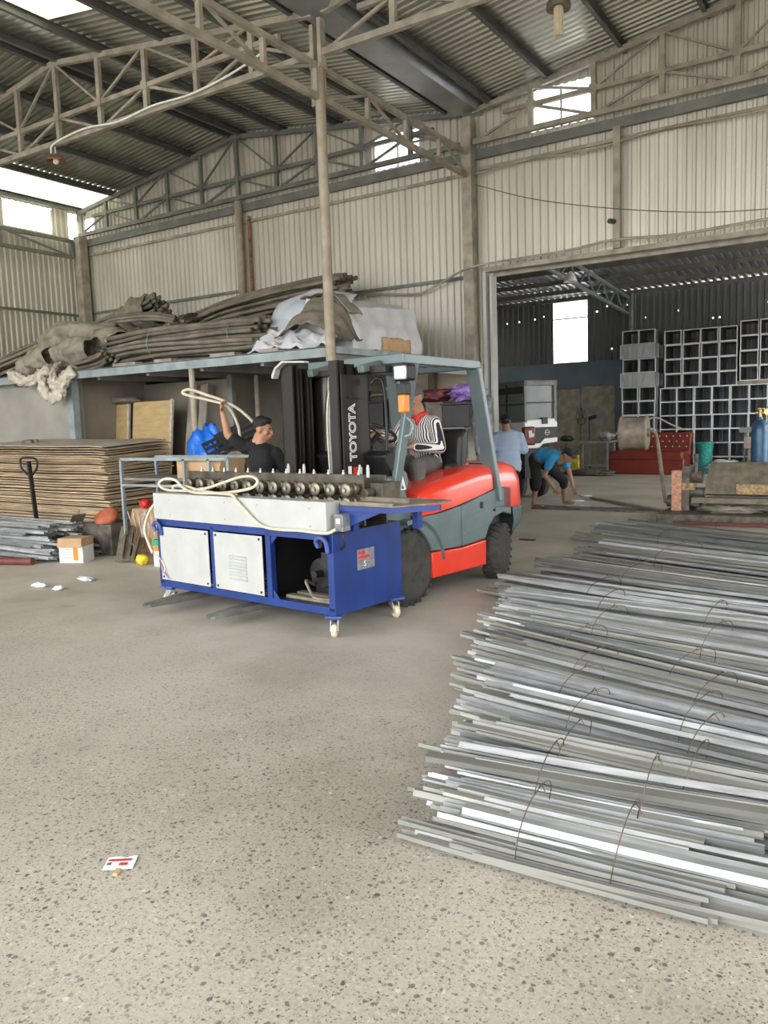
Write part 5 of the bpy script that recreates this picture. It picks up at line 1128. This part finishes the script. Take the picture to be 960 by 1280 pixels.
# --- man in the light blue shirt
t = thing('person', 'person in a light blue shirt and dark cap standing behind the forklift', 'person', (0,0,0))
hips, waist, chest, neck = (-5.20,11.86,.84), (-5.20,11.86,.98), (-5.21,11.87,1.18), (-5.23,11.87,1.34); side = V3((.95,.30,0)); fw_ = V3((-.45,.89,-.15))
b = MB(); P_, R3 = head_mesh(b, (-5.27,11.90,1.50), fw_); torso(b, hips, waist, chest, neck, side)
sL, eL, wL = V3((-5.39,11.82,1.27)), V3((-5.47,11.84,1.02)), V3((-5.50,12.06,1.10)); sR, eR, wR = V3((-5.05,11.93,1.26)), V3((-4.99,12.0,1.0)), V3((-5.15,12.2,1.02))
limb(b, [chest, neck, (-5.26,11.89,1.42)], (.08,.062,.056)); limb(b, [sL, eL, wL], (.052,.041,.028)); limb(b, [sR, eR, wR], (.052,.041,.028)); hand_mesh(b, wL, (-.1,.9,.3), (0,0,-1), .8); hand_mesh(b, wR, (-.2,.9,.1), (0,0,-1), .8)
kL, aL, kR, aR = (-5.26,11.80,.44), (-5.28,11.72,.08), (-5.10,11.74,.44), (-4.97,11.58,.08)
limb(b, [(-5.28,11.85,.80), kL, aL], (.085,.055,.038)); limb(b, [(-5.12,11.86,.80), kR, aR], (.085,.055,.038)); remesh_part(b, 'body', 'skin_dark', t, .010, 3); face_bits(t, P_, R3)
b = MB(); b.ell(P_(0,-.015,.055), (.083,.098,.075), R3); b.ell(P_(0,.10,.045), (.06,.07,.012), R3); remesh_part(b, 'dark_cap', 'cloth_black', t, .009, 2)
b = MB(); b.ell(P_(0,-.055,.0), (.070,.050,.05), R3); remesh_part(b, 'hair', 'hair', t, .01, 2)
b = MB(); torso(b, hips, waist, chest, neck, side, 1.10, .030); limb(b, [sL, sL*.2+eL*.8], (.080,.080)); limb(b, [sR, sR*.2+eR*.8], (.080,.080)); limb(b, [sL, neck], (.066,.06)); limb(b, [sR, neck], (.066,.06)); b.ell((-5.19,11.86,.76),(.19,.15,.12)); remesh_part(b, 'light_blue_shirt', 'cloth_ltblue', t, .012, 5)
b = MB(); limb(b, [(-5.28,11.85,.80), kL, (-5.28,11.73,.12)], (.10,.072,.056)); limb(b, [(-5.12,11.86,.80), kR, (-4.98,11.60,.14)], (.10,.072,.050)); b.ell((-5.2,11.86,.84),(.16,.12,.11)); remesh_part(b, 'black_trousers', 'cloth_black', t, .012, 4)
shoe(t, aL, (-.4,.9), 'skin_dark', 1, True, 'sandal'); shoe(t, aR, (.3,-.9), 'skin_dark', 1, True, 'sandal')

# --- bending man
t = thing('person', 'person in a cyan T-shirt and black shorts bending down to the floor', 'person', (0,0,0))
hips, waist, chest, neck = (-5.20,13.0,.84), (-5.07,12.98,.90), (-4.90,12.95,.88), (-4.76,12.93,.88); side = V3((.1,-1,0))
b = MB(); P_, R3 = head_mesh(b, (-4.62,12.92,.90), (.75,-.05,-.65), (.6,0,.8)); torso(b, hips, waist, chest, neck, side)
s1, e1, w1 = V3((-4.84,12.78,.86)), V3((-4.97,12.78,.58)), V3((-4.82,12.82,.36)); s2, e2, w2 = V3((-4.76,13.12,.86)), V3((-4.66,13.15,.58)), V3((-4.60,13.15,.34))
limb(b, [chest, neck, (-4.68,12.92,.90)], (.08,.062,.056)); limb(b, [s1, e1, w1], (.052,.041,.028)); limb(b, [s2, e2, w2], (.052,.041,.028)); hand_mesh(b, w1, (.6,.1,-.6), (0,1,0), .6); hand_mesh(b, w2, (.3,0,-.9), (0,-1,0), .6)
k1, a1, k2, a2 = V3((-5.16,12.92,.44)), V3((-5.26,13.0,.08)), V3((-4.88,13.45,.44)), V3((-4.93,13.62,.08)); h1, h2 = V3((-5.20,12.93,.80)), V3((-5.16,13.12,.80))
limb(b, [h1, k1, a1], (.085,.055,.038)); limb(b, [h2, k2, a2], (.085,.055,.038)); remesh_part(b, 'body', 'skin_dark', t, .010, 3); face_bits(t, P_, R3)
b = MB(); b.ell(P_(0,-.015,.052), (.082,.098,.076), R3); b.ell(P_(0,-.06,.0), (.068,.045,.05), R3); b.ell(P_(0,.09,.05), (.055,.06,.012), R3); remesh_part(b, 'dark_cap', 'cloth_black', t, .010, 2)
b = MB(); torso(b, waist, V3(waist)*.6+V3(chest)*.4, chest, neck, side, 1.06, .022); limb(b, [s1, s1*.5+e1*.5], (.072,.070)); limb(b, [s2, s2*.5+e2*.5], (.072,.070)); limb(b, [s1, neck], (.06,.06)); limb(b, [s2, neck], (.06,.06)); remesh_part(b, 'cyan_t_shirt', 'cloth_cyan', t, .012, 5)
b = MB(); b.ell(V3(hips)*.45+V3(waist)*.55, (.13,.17,.125)); remesh_part(b, 'brown_waistband', 'cloth_brown', t, .012, 4)
b = MB(); limb(b, [h1, k1, k1*.75+a1*.25], (.105,.085,.070)); limb(b, [h2, k2, k2*.75+a2*.25], (.105,.085,.070)); b.ell(V3(hips)-V3((0,0,.01)), (.13,.17,.13)); remesh_part(b, 'black_shorts', 'cloth_black', t, .012, 4)
shoe(t, a1, (.95,-.2), 'skin_dark', 1, True, 'sandal'); shoe(t, a2, (.95,-.2), 'skin_dark', 1, True, 'sandal')

# ================================================================== far hall
# racks of duct pieces: every square duct is a thing
def duct_mesh(L=.9, w_=.44, h=.425):
    b = MB(); th = .012; e = .02
    def ring(y, i_): return [(-w_/2+i_,y,i_),(w_/2-i_,y,i_),(w_/2-i_,y,h-i_),(-w_/2+i_,y,h-i_)]
    R_ = [ring(L,.0), ring(.03,.0), ring(.03,-.002), ring(0,-.002), ring(0,e), ring(.03,e), ring(.03,th), ring(L,th)]; vs = [p for q in R_ for p in q]; fs = []; n = len(R_)
    for i in range(n):
        j = (i+1) % n
        for k in range(4): fs.append((i*4+k,i*4+(k+1)%4,j*4+(k+1)%4,j*4+k))
    b.add(vs, fs); b.mi = [1 if i//4 in (2,3,4) else 0 for i in range(len(fs))]; return b
CW, CH = .435, .372
DM = duct_mesh(.9, .425, .366).build('square_duct', ['duct','duct_edge']); first = [True]
SIDE = DM.data.copy(); SIDE.materials[0] = M['duct_side']
def duct(x, y, z, rot, label, group):
    if first[0]: o = DM; first[0] = False
    else: o = DM.copy(); COL.objects.link(o)
    o.location = (x,y,z); o.rotation_euler = (0,0,rot); return tag(o, label, 'duct', group)
r = random.Random(2); RY = 22.0
ORDN = ('bottom','second','third','fourth','fifth','sixth','seventh','eighth','ninth','tenth')
for zi in range(10):
    if zi in (6,8):
        for k in range(2): DM_ = duct(-6.24, RY-.22+k*.44, zi*CH, -PI/2, 'duct laid sideways at the left end of the rack, %s row, %s one' % (ORDN[zi], ('front','rear')[k]), 'sideways ducts at the left end'); DM_.data = SIDE
        continue
    for c in range(2): duct(-6.02+c*CW+r.uniform(-.012,.012), RY-.28+r.uniform(-.03,.03), zi*CH, r.uniform(-.025,.025), 'open duct at the left end of the rack, %s row, %s one' % (ORDN[zi], ('left','right')[c]), 'ducts at the left end of the rack')
for zi in range(10):
    for c in range(8):
        if zi < 6: x, z = -5.10+c*CW, zi*CH*.97
        else: x, z = -4.98+c*(CW+.01)+(.05 if c > 3 else 0), 6*CH*.97+(zi-6)*CH+(.10 if c > 3 else 0)
        duct(x+r.uniform(-.008,.008), RY+r.uniform(-.04,.04), z, r.uniform(-.015,.015), 'open duct in the main rack, %s row from the floor, %s column from the left' % (ORDN[zi], ('first',)+ORDN[1:8] and (('first',)+ORDN[1:8])[c]), 'ducts in the main rack')
b = MB()
for c in range(4): b.box(-3.28+c*.445-.2,-3.28+c*.445+.2,RY+.1,RY+.8,6*CH*.97-.004,6*CH*.97+.098)
b = MB(); b.box(-3.43,-1.4,RY+.05,RY+.85,6*CH*.97-.003,6*CH*.97+.098); tag(b.build('plank','wood_grey'), 'timber packing under the four right columns of upper ducts', 'timber')
# sofa
t = thing('sofa', 'dark red tufted leather sofa before the duct rack', 'sofa', (-5.28,20.9,0), math.radians(-4))
b = MB(); b.box(-.95,.95,-.38,.42,.0,.42); b.build('base','sofa_red',t,bevel=.03,smooth='auto',seg=3)
b = MB(); b.box(-.93,.93,-.42,.20,.36,.58); b.build('seat_cushion','sofa_red',t,bevel=.05,smooth='auto',seg=3)
b = MB(); b.prism([(.15,.42),(.42,.42),(.46,1.02),(.26,1.04)],'x',-.95,.95); bk = b.build('backrest','sofa_red',t,bevel=.04,smooth='auto',seg=3)
b = MB()
for j in range(3):
    for k in range(11 if j % 2 == 0 else 10): x = -.85+k*.17+(.085 if j % 2 else 0); b.ell((x,.165+(j*.13)*.18,.68+j*.13),(.018,.014,.018),n=8,m=6)
b.build('tufting_buttons','caster_cream',bk,smooth=True)
b = MB(); b.tube(bez([(-5.9,20.75,1.10),(-5.5,20.8,1.28),(-5.15,20.85,1.42),(-4.8,20.85,1.26),(-4.45,20.8,1.10)],4),.02,6); b.tube([(-5.9,20.75,1.10),(-6.1,20.7,1.04)],.03,6); tag(b.build('bent_strip','net_cream',smooth=True), 'pale bent strip lying across the top of the red sofa', 'strip')
# vehicle
t = thing('small_truck', 'small white truck with dark rear panel and window frames, half behind the wall', 'truck', (-5.82,14.0,0), math.radians(52))
WR, LR = .70, 3.0
b = MB(); b.prism([(0,.97),(.30,.97),(.40,1.05),(WR,1.07),(WR,1.44),(WR-.06,1.52),(.02,1.50),(0,1.46)],'y',0,.12); b.prism([(0,.97),(WR,1.07),(WR,1.46),(0,1.46)],'y',.12,LR); b.build('body_shell','vehicle_white',t,bevel=.018,smooth='auto')
b = MB(); b.prism([(.20,1.36),(WR+.004,1.36),(WR+.004,1.16),(.42,1.15),(.32,1.06),(.20,1.06)],'y',-.02,.02); pn = b.build('rear_panel','black',t,bevel=.008)
b = MB(); b.tube([(.46+.05*math.cos(2*PI*k/20), -.025, 1.26+.05*math.sin(2*PI*k/20)) for k in range(20)],.006,6,close=True); b.box(.42,.50,-.03,-.022,1.255,1.265); b.build('round_emblem','zinc',pn)
b = MB(); b.box(-.02,.22,-.035,.10,1.03,1.38); lp = b.build('tail_lamp','lens_red',t,bevel=.035,smooth='auto',seg=3)
b = MB(); b.prism([(.07,1.17),(.17,1.19),(.17,1.25),(.12,1.26),(.13,1.31),(.06,1.30)],'y',-.042,-.034); b.build('clear_lens','lens',lp)
b = MB(); b.box(.36,.48,-.03,.1,1.42,1.54); b.build('latch','black',t,bevel=.01)
b = MB(); z0, z1 = 1.48, 2.18
for x in (.03, WR-.04):
    for y in (.03, 1.3, LR-.05): b.bar((x,y,z0),(x,y,z1),.05)
    b.bar((x,.0,z1),(x,LR,z1),.06,.09); b.bar((x,.0,z0),(x,LR,z0),.05)
for y in (.03, LR-.05): b.bar((0,y,z1),(WR,y,z1),.06,.09)
b.box(0,WR,0,LR,z1+.03,z1+.05); b.build('cab_frame','steel_grey',t)
b = MB(); b.bar((.0,.05,1.80),(.0,1.3,1.80),.02); b.bar((.0,.68,z0),(.0,.68,z1),.025); b.box(.01,.03,.05,1.3,2.0,2.12); b.bar((.05,.0,1.82),(WR-.05,.0,1.82),.02); b.build('window_bars','black',t)
b = MB(); b.box(.035,.04,.06,1.28,1.5,2.05); b.build('side_glass','glass_grey',t)
b = MB(); b.box(.06,WR-.06,.05,.055,1.5,2.13); b.build('rear_glass','glass_grey',t)
b = MB(); b.box(.05,WR-.05,.1,LR-.1,.40,.98); b.build('chassis','black',t)
for x in (.02,WR-.20):
    for y in (.5,2.1): b = MB(); b.lathe([(.14,0),(.27,.02),(.30,.06),(.27,.16),(.14,.18)],(x,y,.30),(1,0,0),28); b.build('wheel','tyre',t,smooth='auto')
# grey boards, table, fan and floor clutter by the painted wall
b = MB(); b.box(-8.85,-7.88,23.18,23.24,0,2.30); tag(b.build('wall_board','steel_dusty'), 'tall grey board against the blue painted wall, left one', 'board')
b = MB(); b.box(-7.86,-6.86,23.18,23.24,0,2.36); tag(b.build('wall_board','steel_dusty'), 'tall grey board against the blue painted wall, right one', 'board')
t = thing('workbench', 'grey steel workbench against the far wall left of the sofa', 'table', (-6.75,20.6,0)); b = MB()
for x in (-.75,-.1,.55):
    for y in (-.3,.3): b.bar((x,y,0),(x,y,.82),.05)
b.bar((-.75,-.3,.25),(.55,-.3,.25),.04); b.bar((-.75,-.3,.3),(-.1,-.3,.78),.03); b.build('legs','steel_grey',t)
b = MB(); b.box(-.82,.62,-.35,.35,.82,.86); b.build('bench_top','iron_tan',t)
b = MB(); b.box(-7.3,-6.9,20.1,20.22,.12,.52); tag(b.build('yellow_cabinet','paint_yellow_old',bevel=.01), 'old yellow metal box under the workbench', 'box')
lump('grey_bundle', (-6.3,20.5,.86), (.22,.15,.12), 'bag_grey', 'pale violet-grey bundle on the workbench beside the sofa', 'bundle', 5, .5)
lump('dark_bundle', (-7.35,20.55,.86), (.18,.15,.08), 'black', 'dark bundle on the left end of the workbench', 'bundle', 6, .4)
lump('floor_clutter', (-6.6,20.0,0), (.6,.16,.08), 'iron_old', 'dark clutter on the floor in front of the workbench', 'clutter', 7, .7, 6)
t = thing('pedestal_fan', 'dark pedestal fan seen sideways against the grey wall boards', 'fan', (-6.85,20.9,0))
b = MB(); b.cyl((0,0,0),(0,0,.03),.2,n=20); b.cyl((0,0,0),(0,0,1.42),.022,n=10); b.build('stand','black',t)
b = MB(); b.cyl((-.02,0,1.45),(.16,0,1.50),.06,n=14); b.build('motor','black',t)
b = MB()
for k in range(24): a = 2*PI*k/24; b.tube([(-.08,0,1.5),(-.16,.2*math.cos(a),1.5+.2*math.sin(a)),(-.24,.24*math.cos(a),1.5+.24*math.sin(a)),(-.30,.2*math.cos(a),1.5+.2*math.sin(a)),(-.33,0,1.5)],.006,4)
for q in (.12,.24): b.tube([(-.24 if q > .2 else -.31,q*math.cos(2*PI*k/24),1.5+q*math.sin(2*PI*k/24)) for k in range(24)],.008,4,close=True)
b.build('grille','iron_old',t)
b = MB()
for k in range(3): a = 2*PI*k/3; b.bar((-.22,0,1.5),(-.20,.19*math.cos(a),1.5+.19*math.sin(a)),.09,.01,up=(1,0,.4))
b.build('blades','iron_old',t)
# old press with drum counterweight
t = thing('press_brake', 'rusty press with a heavy drum on a raised lever arm and an orange-brown post', 'machine', (0,0,0))
b = MB(); b.prism([(11.6,0),(13.0,0),(13.0,.14),(11.6,.14)],'x',-2.85,1.0); b.build('bed','iron_old',t,bevel=.01)
b = MB(); b.box(-2.74,-2.60,12.05,12.20,0,.72); b.build('front_post','rust_pink',t,bevel=.006)
b = MB(); b.box(-2.60,-2.50,12.1,12.6,.1,.78); b.box(-2.52,-2.38,12.2,12.5,.20,.34); b.cyl((-2.52,12.2,.40),(-2.30,12.2,.40),.07,n=14); b.cyl((-2.45,12.3,.60),(-2.45,12.3,.95),.03,n=10); b.cyl((-2.52,12.35,.62),(-2.36,12.35,.62),.10,n=16); b.build('hinge_block','iron_old',t,smooth='auto')
b = MB(); b.box(-2.60,-2.42,12.08,12.14,.44,.54); b.build('orange_lug','rust_tan',t)
b = MB(); b.prism([(12.0,.40),(12.12,.36),(12.55,.76),(12.50,.82),(12.38,.78)],'x',-2.28,1.0); b.build('folding_beam','iron_tan',t,bevel=.008)
b = MB(); b.box(-1.85,-1.0,11.985,12.02,.40,.54); b.build('rusted_patch','rust_tan',t)
b = MB(); b.box(-2.45,1.0,12.0,12.2,.26,.34); b.box(-2.3,1.0,12.3,12.7,.14,.30); b.build('lower_beam','iron_tan',t,bevel=.006)
b = MB(); b.box(-2.6,1.0,11.55,11.75,.0,.05); b.build('base_rail','maroon_pipe',t)
b = MB(); b.cyl((-2.92,12.6,.22),(-2.70,12.6,.22),.09,n=16); b.cyl((-2.95,12.6,.22),(-2.62,12.6,.22),.04,n=12); b.build('pivot','iron_old',t,smooth='auto')
b = MB(); b.tube(bez([(-2.93,12.55,.20),(-2.98,12.5,.6),(-3.02,12.45,1.0),(-3.06,12.4,1.26),(-3.14,12.38,1.30)],6),lambda u: .034-.010*u,8); b.build('lever_arm','iron_tan',t,smooth=True)
b = MB(); b.lathe([(.06,-.03),(.06,0),(.255,.0),(.265,.02),(.24,.05),(.24,.34),(.265,.38),(.255,.40),(.08,.40)],(-3.16,12.36,1.27),(-.98,-.1,.0),30); b.build('drum_weight','iron_tan',t,smooth='auto')
lump('yellow_green_litter', (-1.95,11.9,.14), (.35,.06,.05), 'sackcloth', 'tangle of dry yellow-green litter lying on the press bed', 'litter', 17, .8, 8)
# floor pit cover and long bars near the bending person
b = MB(); b.box(-5.2,-3.3,12.75,13.15,.0,.03); tag(b.build('steel_plate','iron_old'), 'dark flat steel plates on the floor in front of the bending person', 'plate')
b = MB(); b.bar((-4.75,14.6,.02),(-3.05,12.9,.03),.10,.03); tag(b.build('long_bar','iron_tan'), 'long flat bar on the floor leading to the foot of the press', 'bar')
for i, (x, y) in enumerate(((-4.85,14.1),(-4.45,13.2),(-5.0,15.0))): lump('white_scrap', (x,y,0), (.12,.06,.015), 'white', ('white scrap on the floor by the hands of the bending person','white scrap on the steel plates right of the bending person','small white scrap on the far hall floor behind the bending person')[i], 'scrap', 50+i, .5, 5)
b = MB(); b.box(-4.05,-3.85,9.5,9.58,0,.012); tag(b.build('rubber_scrap','black'), 'small black scrap on the floor behind the forklift rear wheel', 'scrap')
# gas cylinder
t = thing('gas_cylinder', 'tall blue gas cylinder with brass valve behind the press', 'gas cylinder', (-1.87,14.3,0))
b = MB(); b.lathe([(.10,0),(.125,.02),(.13,.06),(.13,1.21),(.12,1.29),(.09,1.36),(.045,1.40),(.04,1.44)],(0,0,0),(0,0,1),28); b.build('bottle','cyl_blue',t,smooth='auto')
b = MB(); b.cyl((0,0,1.44),(0,0,1.56),.025,n=12); b.cyl((-.07,0,1.51),(.07,0,1.51),.018,n=10); b.tube([(.06*math.cos(2*PI*k/16),.06*math.sin(2*PI*k/16),1.57) for k in range(16)],.012,6,close=True); b.build('valve','brass',t,smooth='auto')
t = thing('regulator', 'brass pressure regulator screwed to the blue gas cylinder', 'regulator', (-1.75,14.26,1.52))
b = MB(); b.cyl((0,0,0),(0,-.08,0),.05,n=16); b.cyl((.02,0,.05),(.04,-.03,.12),.035,n=12); b.build('gauge','brass',t)
lump('teal_hose_heap', (-1.60,14.6,0), (.16,.12,.05), 'net_teal', 'teal hose heaped at the foot of the gas cylinder', 'hose', 9, .5)
# teal net roll and plastic heap near rack
b = MB(); n = 20; vs = []; fs = []
for i in range(13):
    z_ = .78*i/12; rr = .20*(1.15-.35*math.sin(PI*min(1,i/13))+.0) * (1 + .18*(i == 12))
    for k in range(n): a = 2*PI*k/n; q = rr*(1+.15*nz(i*.5,math.cos(a)*2,math.sin(a)*2)); vs.append((-4.02+q*math.cos(a)+.05*z_,21.1+q*math.sin(a),z_))
for i in range(12):
    for k in range(n): fs.append((i*n+k,i*n+(k+1)%n,(i+1)*n+(k+1)%n,(i+1)*n+k))
fs += [tuple(range(n)), tuple(12*n+k for k in range(n))]; b.add(vs, fs); tag(b.build('net_roll','net_teal',smooth=True), 'upright roll of teal netting in front of the duct rack', 'net')
lump('plastic_heap', (-3.45,21.0,0), (.45,.25,.17), 'foil_white', 'heap of white plastic film on the floor right of the teal net roll', 'plastic film', 11, .6, 5)
lump('grey_coil', (-2.9,20.5,0), (.18,.14,.15), 'bag_grey', 'blue-grey coiled tangle beside the white plastic heap', 'coil', 12, .6, 6)
b = MB(); b.lathe([(.34,0),(.36,.02),(.36,.60),(.34,.62)],(-3.05,21.3,.36),(1,.1,0),28); tag(b.build('metal_drum','iron_tan',smooth='auto'), 'grey-brown drum lying on its side at the foot of the rack', 'drum')
b = MB(); b.box(-3.2,-2.4,21.0,21.4,1.0,1.12); tag(b.build('steel_shelf_plate','galv'), 'bright steel plate across the rack, left of the gas cylinder', 'plate')
b = MB()
for x in (-3.1,-2.5): b.bar((x,21.2,0),(x,21.2,1.0),.04)
tag(b.build('plate_stand','steel_grey'), 'thin stand carrying the bright steel plate', 'stand')
b = MB(); b.box(-3.1,-2.45,21.05,21.10,.62,.90); tag(b.build('white_sheet','steel_dusty'), 'pale rectangular sheet leaning under the bright steel plate', 'sheet')
